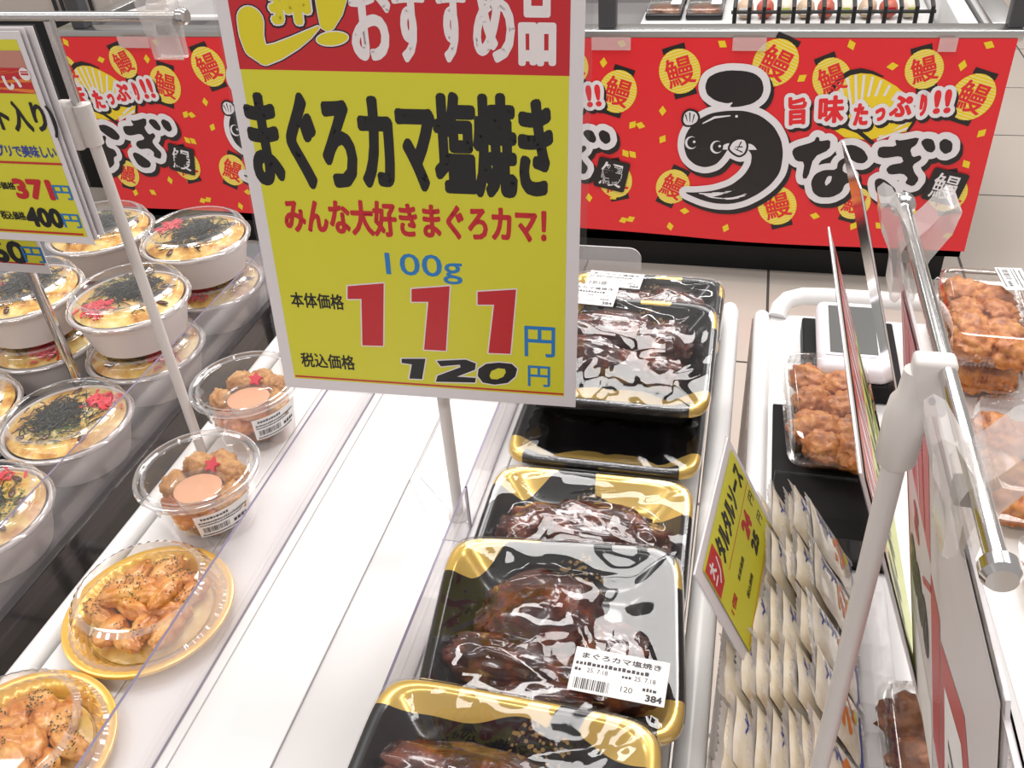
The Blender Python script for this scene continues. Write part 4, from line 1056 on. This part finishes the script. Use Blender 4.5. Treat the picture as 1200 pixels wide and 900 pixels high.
# ---- digital display beside it
o = thing('digital_display', 'small white digital display with grey screen on a black stand', 'display', (0.114, 0.775, T))
mb = MB(); mb.box(-.041, .046, -.058, .055, 0.0005, .020, mat('black stand plastic', (0.010, 0.009, 0.009), 0.5, spec=0.12), bev=.002); mb.build('black_stand', o, smooth=30)
mb = MB(); DM = Matrix.Translation((0, 0, .031)) @ Matrix.Rotation(R(4), 4, 'X')
mb.box(-.030, .0335, -.056, .053, -.010, .010, mat('white device plastic', (0.78, 0.73, 0.76), 0.35), DM, bev=.0075); mb.build('housing', o, smooth=40)
mb = MB(); mb.box(-.0235, .0270, -.038, .045, .0100, .0106, mat('display bezel', (0.60, 0.58, 0.64), 0.3), DM, bev=.0002); mb.build('bezel', o, smooth=30)
mb = MB(); mb.box(-.0195, .0230, -.034, .041, .0106, .0110, mat('grey lcd', (0.115, 0.115, 0.11), 0.16), DM); mb.build('screen', o)

# ---- sauce sachets in a clear rack
RACK_CLEAR = clear('clear rack plastic', (0.965, 0.96, 0.96), 1.49, 0.04, 0.7)
o = thing('sachet_rack', 'clear divided rack holding the rows of sauce sachets', 'rack', (0.080, 0.38, T))
mb = MB()
for c in (.174, .128, .081, .034, -.012, -.055, -.097):
    mb = MB(); mb.box(-.0345, .0405, c, c + .0014, .0005, .028 + (.020 if c > .15 else 0), RACK_CLEAR); mb.build('cross_wall', o)
for x in (-.0345, .0405):
    mb = MB(); mb.box(x, x + .0014, -.097, .175, .0005, .030, RACK_CLEAR); mb.build('side_wall', o)
mb = MB(); mb.box(-.0345, .0415, -.097, .175, .0003, .0014, ACRYLIC_FOOT); mb.build('rack_floor', o)
SACHET = mat('sachet film', (0.82, 0.76, 0.65), 0.22, coat=0.5, noise_col=(60, [(0.3, (0.74, 0.60, 0.42)), (0.5, (0.83, 0.76, 0.63)), (0.75, (0.86, 0.84, 0.80))]))
SEALM = clear('sachet seal', (0.93, 0.90, 0.86), 1.5, 0.10, 1.6, haze=0.38)
def sachet(label, M, seed):
    o = thing('sauce_sachet', label, 'sachet', M=M, group='tartar sauce sachets in the clear rack')
    rnd = random.Random(seed)
    w, h = .0205, .033
    def puff(u, v): return .0034 * max(0, (1 - (u / w) ** 2)) ** .6 * max(0, 1 - (v / h) ** 2) ** .5 * (1 + .25 * noise.noise(Vector((u * 60, v * 60, seed)))) + .0012 * noise.noise(Vector((u * 45, v * 45, seed + 9)))
    mb = MB()
    mb.grid(lambda a, b: ((a * 2 - 1) * w, (b * 2 - 1) * h, puff((a * 2 - 1) * w, (b * 2 - 1) * h) + .0003), 16, 24, SACHET)
    mb.grid(lambda a, b: ((a * 2 - 1) * w, (b * 2 - 1) * h, -puff((a * 2 - 1) * w, (b * 2 - 1) * h) * .8 - .0003), 16, 24, SACHET)
    mb.build('pouch', o, smooth=80)
    for s in (-1, 1):
        mb = MB(); n = 18
        vs = []
        for k in range(n + 1):
            u = (-1 + 2 * k / n) * w * 1.02
            wob = .0012 * noise.noise(Vector((u * 70, s * 3, seed)))
            vs += [(u, s * h * .97, wob), (u, s * (h + .006 + (.0022 if k % 2 else 0)), wob * 2.2)]
        fs = [(2 * k, 2 * k + 1, 2 * k + 3, 2 * k + 2) for k in range(n)]
        mb.add(vs, fs, SEALM); mb.build('crimped_seal', o)
    P = Print(step=.0001, surf=lambda u, v: puff(u, v) + .0005)
    for k in range(4):
        y = .024 - k * .0062
        P.stroke([(.002 + .004 * (k % 2), y), (.007, y - .002), (.013, y + .001)], .0014, SIGN_NAVY, 1); P.stroke([(.006, y - .0035), (.009, y + .002)], .0012, SIGN_NAVY, 1)
    P.stroke([(-.010, -.001), (.004, .001), (.012, -.007), (.003, -.016), (-.010, -.010), (.000, -.004)], .0044, SIGN_ORANGE, 1)
    P.disc(.006, -.020, .005, .004, SIGN_GOLD, 1)
    P.poly([(-.020, -.030), (.014, -.030), (.018, -.037), (-.020, -.037)], SIGN_NAVY, 1)
    P.build('printed_front', o)
    return o
slope = Vector((0.50, 0.0, -0.86)).normalized()
rows = [(0.486, 'farthest row of the rack'), (0.440, 'second row from the far end'), (0.394, 'third row from the far end'), (0.349, 'fourth row from the far end'), (0.305, 'nearest row of the rack')]
place = ['against the price card side', 'second from the price card side', 'third from the price card side', 'in the middle of its row', 'third from the open side', 'second from the open side', 'on the open side facing the post']
for ri, (y, rn) in enumerate(rows):
    for k in range(7):
        rnd = random.Random(ri * 10 + k)
        bx = 0.0540 + k * 0.0085
        up = -(slope + Vector((rnd.uniform(-.03, .03), rnd.uniform(-.06, .06), 0))).normalized()
        c = Vector((bx, y + rnd.uniform(-.004, .004), T + 0.008)) + up * (0.039 + rnd.uniform(-.002, .006) + k % 2 * .003)
        M = frame(c, (rnd.uniform(-.04, .04), 1, 0), up)
        sachet('tartar sauce sachet %s, %s' % (place[k], rn), M, ri * 7 + k)

# ------------------------------------------------------------------ white bowls with clear lids
BOWL_WHITE = mat('white bowl foam', (0.76, 0.69, 0.66), 0.45)
TOPPING = mat('egg and noodle topping', (0.6, 0.4, 0.15), 0.35, coat=0.3, bump=(140, 0.6, 0.002), noise_col=(38, [(0.30, (0.20, 0.065, 0.015)), (0.42, (0.60, 0.28, 0.05)), (0.55, (0.78, 0.55, 0.16)), (0.72, (0.85, 0.74, 0.40))]))
NORI = mat('shredded seaweed', (0.012, 0.014, 0.010), 0.35)
GREENS = mat('green seaweed flakes', (0.06, 0.12, 0.02), 0.5)
GINGER = mat('red pickled ginger', (0.72, 0.035, 0.06), 0.3, coat=0.3)
SAUCE = mat('brown sauce', (0.09, 0.025, 0.008), 0.2, coat=0.6)
def bowl(label, c, rz, seed, proto=None):
    if proto is not None:
        o = copy_tree(proto); o.location = c; o.rotation_euler = (0, 0, rz); o['label'] = label
        return o
    o = thing('lidded_bowl', label, 'bowl', c, rz, 'white bowls with clear lids')
    rnd = random.Random(seed)
    r0 = .0575
    mb = MB(); mb.lathe([(0, 0.001), (.043, 0.001), (.0465, .003), (.0495, .012), (.0555, .036), (.057, .041), (.0595, .0415), (.0595, .044), (.057, .0445), (.0555, .042), (.048, .014), (.044, .006), (0, .005)], BOWL_WHITE, 64); mb.build('bowl_body', o, smooth=35)
    mb = MB()
    def top(a, b):
        r = b * .0545; t = a * 2 * math.pi
        x, y = r * math.cos(t), r * math.sin(t)
        return (x, y, .0445 + .0085 * (1 - (b ** 3)) + .0028 * fbm(Vector((x * 60, y * 60, seed)), 4) * (1 - b ** 6))
    mb.grid(top, 64, 22, TOPPING); mb.build('egg_topping', o, smooth=80)
    def zt(x, y): return .0445 + .0085 * (1 - (min(1, math.hypot(x, y) / .0545) ** 3)) + .0028 * fbm(Vector((x * 60, y * 60, seed)), 4)
    mb = MB()
    for k in range(330):
        x, y = rnd.gauss(.004, .014), rnd.gauss(.004, .014)
        if math.hypot(x, y) > .042: continue
        t = rnd.uniform(0, math.pi); L = rnd.uniform(.003, .008); z = zt(x, y) + rnd.uniform(.0006, .0028)
        mb.tube([(x - L * math.cos(t), y - L * math.sin(t), z + rnd.uniform(-.001, .001)), (x, y, z + .0006), (x + L * math.cos(t), y + L * math.sin(t), z + rnd.uniform(-.001, .001))], .00065, NORI, 4)
    mb.build('seaweed_shreds', o)
    mb = MB()
    for k in range(420):
        t = rnd.gauss(2.2, .8); rr = rnd.uniform(.016, .040); x, y = rr * math.cos(t), rr * math.sin(t)
        z = zt(x, y) + .0012; s = rnd.uniform(.0006, .0016); a = rnd.uniform(0, 6)
        mb.add([(x + s * math.cos(a), y + s * math.sin(a), z), (x + s * math.cos(a + 2.1), y + s * math.sin(a + 2.1), z + .0005), (x + s * math.cos(a + 4.2), y + s * math.sin(a + 4.2), z + .0002)], [(0, 1, 2)], GREENS)
    mb.build('green_flakes', o)
    mb = MB()
    for k in range(75):
        x, y = -.022 + rnd.gauss(0, .0065), -.028 + rnd.gauss(0, .0055)
        z = zt(x, y) + rnd.uniform(.0006, .0042); t = rnd.gauss(0.2, .9); L = rnd.uniform(.003, .006)
        mb.tube([(x - L * math.cos(t), y - L * math.sin(t), z - .0006), (x, y, z + .0006), (x + L * math.cos(t), y + L * math.sin(t), z - .0004)], .0011, GINGER, 6)
    mb.build('red_ginger', o, smooth=60)
    mb = MB()
    for k in range(9):
        t = rnd.uniform(0, 6.28); rr = rnd.uniform(.028, .046); lump(mb, (rr * math.cos(t), rr * math.sin(t), zt(rr * math.cos(t), rr * math.sin(t)) + .0005), (rnd.uniform(.004, .008), .003, .0016), SAUCE, seed + k, rnd.uniform(0, 3), .2, 2, 2)
    mb.build('sauce_patches', o, smooth=80)
    mb = MB(); mb.lathe([(.0585, .0405), (.0615, .0415), (.0620, .0440), (.0605, .0460), (.0585, .0470)], CLEAR_RIM, 64); mb.lathe([(.0585, .0470), (.0575, .0535), (.0550, .0575), (.0515, .0590)], CLEAR, 64); mb.lathe([(.0515, .0590), (.0490, .0605), (.0475, .0602)], CLEAR_RIM, 64); mb.lathe([(.0475, .0602), (.0440, .0582), (.0300, .0598), (.0120, .0605), (0, .0606)], CLEAR, 64); mb.build('clear_lid', o, smooth=40)
    return o
BZ = 0.776
bp = bowl('top bowl of the front stack with red ginger towards the camera', (-0.5945, 0.6745, BZ + .0612), R(15), 3)
bq = bowl('low single bowl nearest the dark shelf edge with a broad seaweed heap', (-0.6030, 0.5485, BZ), R(175), 8)
bowl('bottom bowl of the front stack under the ginger fronted bowl', (-0.5960, 0.6745, BZ), R(100), 0, bq)
bowl('top bowl of the rear right stack beside the main price card', (-0.5960, 0.811, BZ + .0612), R(-70), 0, bp)
bowl('bottom bowl of the rear right stack beside the main price card', (-0.5945, 0.812, BZ), R(40), 0, bp)
bowl('top bowl at the very back left, half behind the front bowl', (-0.7230, 0.815, BZ + .0612), R(-35), 0, bq)
bowl('bottom bowl at the very back left', (-0.7220, 0.814, BZ), R(10), 0, bp)
bowl('top bowl directly behind the chrome pole and 60 yen card', (-0.7215, 0.6740, BZ + .0612), R(-45), 0, bp)
bowl('bottom bowl of the stack behind the chrome pole', (-0.7215, 0.6740, BZ), R(80), 0, bq)
bowl('low bowl at the left photo edge, behind the single low bowl', (-0.7290, 0.5470, BZ), R(-90), 0, bp)
bowl('low bowl at the left photo edge, nearest the camera', (-0.6010, 0.4230, BZ), R(230), 0, bp)

# ------------------------------------------------------------------ fried chicken cups
PINKSAUCE = mat('pink mayonnaise', (0.80, 0.42, 0.25), 0.35, coat=0.4)
PALECRUST = mat('pale fried crust', (0.5, 0.28, 0.12), 0.55, bump=(420, 0.8, 0.0012), noise_col=(90, [(0.28, (0.30, 0.11, 0.03)), (0.5, (0.54, 0.27, 0.09)), (0.75, (0.70, 0.44, 0.20))]))
ORANGECRUST = mat('sauced fried crust', (0.5, 0.2, 0.08), 0.3, coat=0.5, bump=(240, 0.6, 0.0012), noise_col=(60, [(0.28, (0.20, 0.05, 0.015)), (0.5, (0.55, 0.18, 0.06)), (0.8, (0.75, 0.36, 0.16))]))
STAR = mat('red garnish', (0.65, 0.03, 0.06), 0.3)
def chicken_cup(label, c, rz, seed):
    o = thing('chicken_cup', label, 'cup', c, rz, 'clear cups of fried chicken')
    rnd = random.Random(seed)
    cl = [(-.014, .018, .043, PALECRUST), (.019, .016, .041, PALECRUST), (.002, .026, .040, PALECRUST), (-.026, -.002, .036, PALECRUST), (.028, -.004, .036, PALECRUST)]
    cl += [(.021 * math.cos(t), .021 * math.sin(t), .026, ORANGECRUST) for t in (-2.6, -1.7, -.9, -.1, 1.0, 2.2)] + [(.0165 * math.cos(t), .0165 * math.sin(t), .0135, (ORANGECRUST, FRIED_DARK)[i % 2]) for i, t in enumerate((-2.2, -1.0, .2, 1.6))]
    for k, (x, y, z, m) in enumerate(cl):
        mb = MB(); q = rnd.uniform(.9, 1.1); lump(mb, (x, y, z), (.0145 * q, .0125 * q, .011), m, seed * 9 + k, rnd.uniform(0, 3), .22, 2.0, 4, .2, zmin=.003); mb.build('fried_chicken_piece', o, smooth=80)
    s = Matrix.Translation((.006, -.012, .047)) @ Matrix.Rotation(R(-4), 4, 'X')
    mb = MB(); mb.lathe([(0, -.014), (.016, -.014), (.0205, .003), (.0225, .0035), (.0225, .0045), (.020, .005), (0, .006)], CLEAR, 40, M=s); mb.build('sauce_pot', o, smooth=40)
    mb = MB(); mb.lathe([(0, -.0130), (.0155, -.0130), (.0190, .0012), (.014, .0022), (0.007, .0014), (0, .0026)], PINKSAUCE, 40, M=s); mb.build('pink_sauce', o, smooth=60)
    mb = MB(); pts = [((.0075 if k % 2 == 0 else .0036) * math.cos(k * math.pi / 5 + .3), (.0075 if k % 2 == 0 else .0036) * math.sin(k * math.pi / 5 + .3)) for k in range(10)]
    mb.prism(pts, 0, .003, STAR, Matrix.Translation((.004, .014, .050)) @ Matrix.Rotation(R(35), 4, 'X')); mb.build('red_star_garnish', o)
    mb = MB(); mb.lathe([(0, .0008), (.033, .0008), (.035, .002), (.0365, .008), (.0445, .050), (.0455, .0545), (.0475, .055)], CLEAR, 72); mb.build('clear_cup', o, smooth=40)
    mb = MB(); mb.lathe([(.0480, .0535), (.0505, .0545), (.0510, .0565), (.0500, .0585), (.0480, .0592), (.0470, .0590)], CLEAR_RIM, 72); mb.lathe([(.0470, .0590), (.0462, .0588), (.0448, .0568), (.0438, .0582)], CLEAR, 72); mb.lathe([(.0438, .0582), (.0425, .0587), (.0415, .0572)], CLEAR_RIM, 72); mb.lathe([(.0415, .0572), (.030, .0574), (0, .0578)], CLEAR, 72); mb.build('clear_lid', o, smooth=40)
    # curved label
    P = Print(step=.00008)
    P.rect(-.024, 0, .024, .026, PAPER_COOL, 0)
    q = Print(step=.00008); deco_small(q, .048, .026)
    vs = []
    mb = MB()
    mb.grid(lambda a, b: (a * .048 - .024, b * .026, .0), 12, 2, PAPER_COOL)
    k = len(mb.v); mb.mi(INK); mb.f += [tuple(i + k for i in f) for f in q.mb.f]; mb.m += [1] * len(q.mb.f); mb.v += [(x - .024, y, z + .0002) for x, y, z in q.mb.v]
    def bend(p):
        u, v, n = p
        zz = .018 + v; r = .0365 + (zz - .008) * (.0080 / .042) + .0006 + n; t = R(-33) + u / .042
        return (r * math.cos(t), r * math.sin(t), zz)
    mb.v = [bend(p) for p in mb.v]
    mb.build('price_label', o)
    return o
chicken_cup('fried chicken cup standing nearer the main price card', (-0.4260, 0.588, T + .0005), R(6), 31)
chicken_cup('fried chicken cup standing behind the gold plates, red star on top', (-0.4085, 0.470, T + .0005), R(-4), 32)

# ------------------------------------------------------------------ gold plates under clear domes
GOLD = mat('gold plastic plate', (0.84, 0.50, 0.11), 0.26, metal=0.35, coat=0.4)
PRAWN = mat('seasoned prawn meat', (0.6, 0.3, 0.15), 0.35, coat=0.4, bump=(180, 0.5, 0.0012), noise_col=(60, [(0.28, (0.30, 0.09, 0.012)), (0.43, (0.58, 0.20, 0.035)), (0.58, (0.74, 0.36, 0.09)), (0.78, (0.84, 0.58, 0.24))]))
YSAUCE = mat('yellow sauce', (0.62, 0.42, 0.08), 0.35, coat=0.3, noise_col=(50, [(0.3, (0.55, 0.28, 0.05)), (0.7, (0.75, 0.58, 0.16))]))
HERB = mat('dried herbs', (0.05, 0.045, 0.012), 0.7)
def gold_plate(label, c, rz, seed):
    o = thing('prawn_plate', label, 'plate of food', c, rz, 'gold plates of prawns under clear domes')
    rnd = random.Random(seed)
    def fl(a, r, z): return r * (1 + .012 * math.cos(a * 40) * (1 if .046 < r < .056 else 0))
    mb = MB(); mb.lathe([(0, .002), (.040, .002), (.046, .0025), (.0500, .008), (.0545, .0115), (.0580, .0125), (.0610, .0130), (.0625, .0125), (.0630, .0105), (.061, .010), (.053, .008), (.047, .0005), (0, .0005)], GOLD, 160, rad=fl); mb.build('plate', o, smooth=35)
    mb = MB()
    mb.grid(lambda a, b: (b * .045 * math.cos(a * 6.2832), b * .045 * math.sin(a * 6.2832), .004 + .008 * (1 - b ** 4) + .001 * fbm(Vector((b * 5 * math.cos(a * 6.28), b * 5 * math.sin(a * 6.28), seed)), 3)), 48, 12, YSAUCE); mb.build('yellow_sauce', o, smooth=80)
    spots = [(-.024, .022), (-.004, .030), (.016, .026), (.030, .012), (-.033, .002), (-.014, .008), (.006, .010), (.022, -.004), (-.026, -.018), (-.006, -.010), (.012, -.018), (.030, -.018), (-.012, -.030), (.006, -.034), (.0, .0), (-.016, -.004), (.014, .004)]
    tops = []
    for k, (x, y) in enumerate(spots):
        mb = MB(); z = .016 + (.0075 if k > 13 else .004 if k in (5, 6, 9) else 0)
        r = (rnd.uniform(.014, .019), rnd.uniform(.0075, .010), rnd.uniform(.0065, .0085)); rot = rnd.uniform(-.5, 1.6)
        cx, cy = x + rnd.uniform(-.003, .003), y + rnd.uniform(-.003, .003)
        lump(mb, (cx, cy, z), r, PRAWN, seed * 17 + k, rot, .17, 1.7, 4, .15, tilt=rnd.uniform(-.25, .25), zmin=.004)
        o2 = mb.build('prawn_piece', o, smooth=80)
        tops += [v.co.copy() for v in o2.data.vertices if v.co.z > z + .003]
    mb = MB()
    for k in range(1300):
        p = rnd.choice(tops)
        if noise.noise(Vector((p.x * 45, p.y * 45, seed))) < .02: continue
        s = rnd.uniform(.0004, .0011); a = rnd.uniform(0, 6); z = p.z + .0005
        mb.add([(p.x + s * math.cos(a), p.y + s * math.sin(a), z), (p.x + s * math.cos(a + 2), p.y + s * math.sin(a + 2), z + .0004), (p.x + s * math.cos(a + 4), p.y + s * math.sin(a + 4), z)], [(0, 1, 2)], HERB)
    mb.build('herb_flakes', o)
    def fl2(a, r, z): return r * (1 + .010 * math.cos(a * 44) * (1 if r > .0445 else 0))
    mb = MB(); mb.lathe([(.0575, .0125), (.0545, .0140)], CLEAR_RIM, 176, rad=fl2); mb.lathe([(.0545, .0140), (.0530, .0230), (.0500, .0310), (.0475, .0342)], CLEAR, 176, rad=fl2); mb.lathe([(.0475, .0342), (.0440, .0365), (.0425, .0357)], CLEAR_RIM, 176, rad=fl2); mb.lathe([(.0425, .0357), (.0400, .0362), (.0300, .0375), (.0150, .0385), (0, .0388)], CLEAR, 176, rad=fl2); mb.build('clear_dome', o, smooth=50)
    return o
gold_plate('gold plate of herbed prawns next to the fried chicken cup', (-0.4030, 0.365, T + .0005), 0, 41)
gold_plate('gold plate of herbed prawns in the corner, cut off by the photo', (-0.4235, 0.2405, T + .0005), R(130), 42)

# ------------------------------------------------------------------ goods inside the freezer and the cabinet beyond
EEL = mat('brown fillet', (0.20, 0.07, 0.03), 0.3, coat=0.3, noise_col=(40, [(0.3, (0.12, 0.035, 0.015)), (0.7, (0.34, 0.14, 0.06))]))
def frozen_pack(label, c, rz, w, d, cols, grp):
    o = thing('frozen_pack', label, 'food pack', c, rz, grp)
    mb = MB(); mb.box(-w, w, -d, d, 0, .018, SIGN_BLACK, bev=.006); mb.build('tray', o, smooth=40)
    mb = MB(); lump(mb, (0, 0, .018), (w * .82, d * .7, .009), cols, int(c[0] * 100), 0, .12, 1.5, 3); mb.build('fillet', o, smooth=80)
    mb = MB(); mb.box(-w * .98, w * .98, -d * .98, d * .98, .0185, .032, CLEAR, bev=.006); mb.build('clear_lid', o, smooth=40)
    mb = MB(); mb.box(w * .3, w * .85, -d * .2, d * .6, .0322, .0328, PAPER_COOL); mb.build('price_label', o)
    return o
for k, x in enumerate((-0.270, -0.150)):
    for j, y in enumerate((2.925, 3.09)):
        frozen_pack('brown fillet pack in the freezer, %s of the %s row beside the black rack' % (('outer', 'inner')[k], ('near', 'far')[j]), (x, y, 0.5805), 0, .054, .072, EEL, 'fillet packs in the freezer')
RAW = [mat('beige frozen pack', (0.55, 0.40, 0.28), 0.35), mat('red frozen pack', (0.48, 0.12, 0.08), 0.35), mat('pale frozen pack', (0.66, 0.58, 0.48), 0.35)]
mb = MB(); mb.box(-0.335, 0.485, 2.82, 3.2, 0.5202, 0.5800, mat('freezer shelf', (0.62, 0.62, 0.61), 0.4), Matrix.Translation((-.075, -3.0, -.52)), bev=.003)
tag(mb.build('freezer_shelf', smooth=30, loc=(.075, 3.0, .52)), 'pale raised shelf inside the freezer under the packs', 'shelf')
ordn = ['first', 'second', 'third', 'fourth', 'fifth', 'sixth', 'seventh', 'eighth', 'ninth']
for k in range(9):
    o = thing('frozen_bag', '%s frozen bag from the left behind the black wire rack' % ordn[k], 'food bag', (-0.032 + k * 0.0565, 2.875, 0.5805), R((k * 37) % 20 - 10), 'frozen bags behind the wire rack')
    mb = MB(); lump(mb, (0, 0, .027), (.025, .030, .027), RAW[k % 3], k, 0, .10, 1.5, 3); mb.build('bag', o, smooth=80)
    mb = MB(); mb.box(-.012, .012, -.0305, -.0285, .018, .036, (PAPER_COOL, SIGN_RED, SIGN_GREEN)[k % 3]); mb.build('bag_label', o)
# dark cabinet with a white fascia beyond the freezer's left end
o = thing('wall_cabinet', 'dark cabinet with a pale fascia and small framed label at the top left', 'cabinet', (-2.6, 2.95, 0))
OI = Matrix.Translation((2.6, -2.95, 0))
mb = MB(); mb.box(-3.6, -2.06, 2.75, 3.5, 0.0, 0.62, BLACK_SHELF, OI, bev=.004); mb.build('cabinet_body', o, smooth=30)
mb = MB(); mb.box(-3.6, -2.08, 2.76, 3.4, 0.62, 0.86, mat('pale fascia', (0.50, 0.45, 0.41), 0.4), OI, bev=.01); mb.build('fascia', o, smooth=30)
mb = MB()
for k in range(6): mb.box(-2.30 + k * .028, -2.288 + k * .028, 2.748, 2.752, 0.635, 0.70, SIGN_BLACK, OI)
mb.build('barcode_strip', o)
mb = MB(); mb.box(-2.50, -2.24, 2.752, 2.758, 0.785, 0.845, SIGN_BLACK, OI); mb.box(-2.495, -2.37, 2.7505, 2.757, 0.79, 0.84, mat('label rose', (0.55, 0.2, 0.16), 0.5), OI); mb.box(-2.365, -2.245, 2.7505, 2.757, 0.79, 0.84, SIGN_YELLOW, OI); mb.build('framed_label', o)
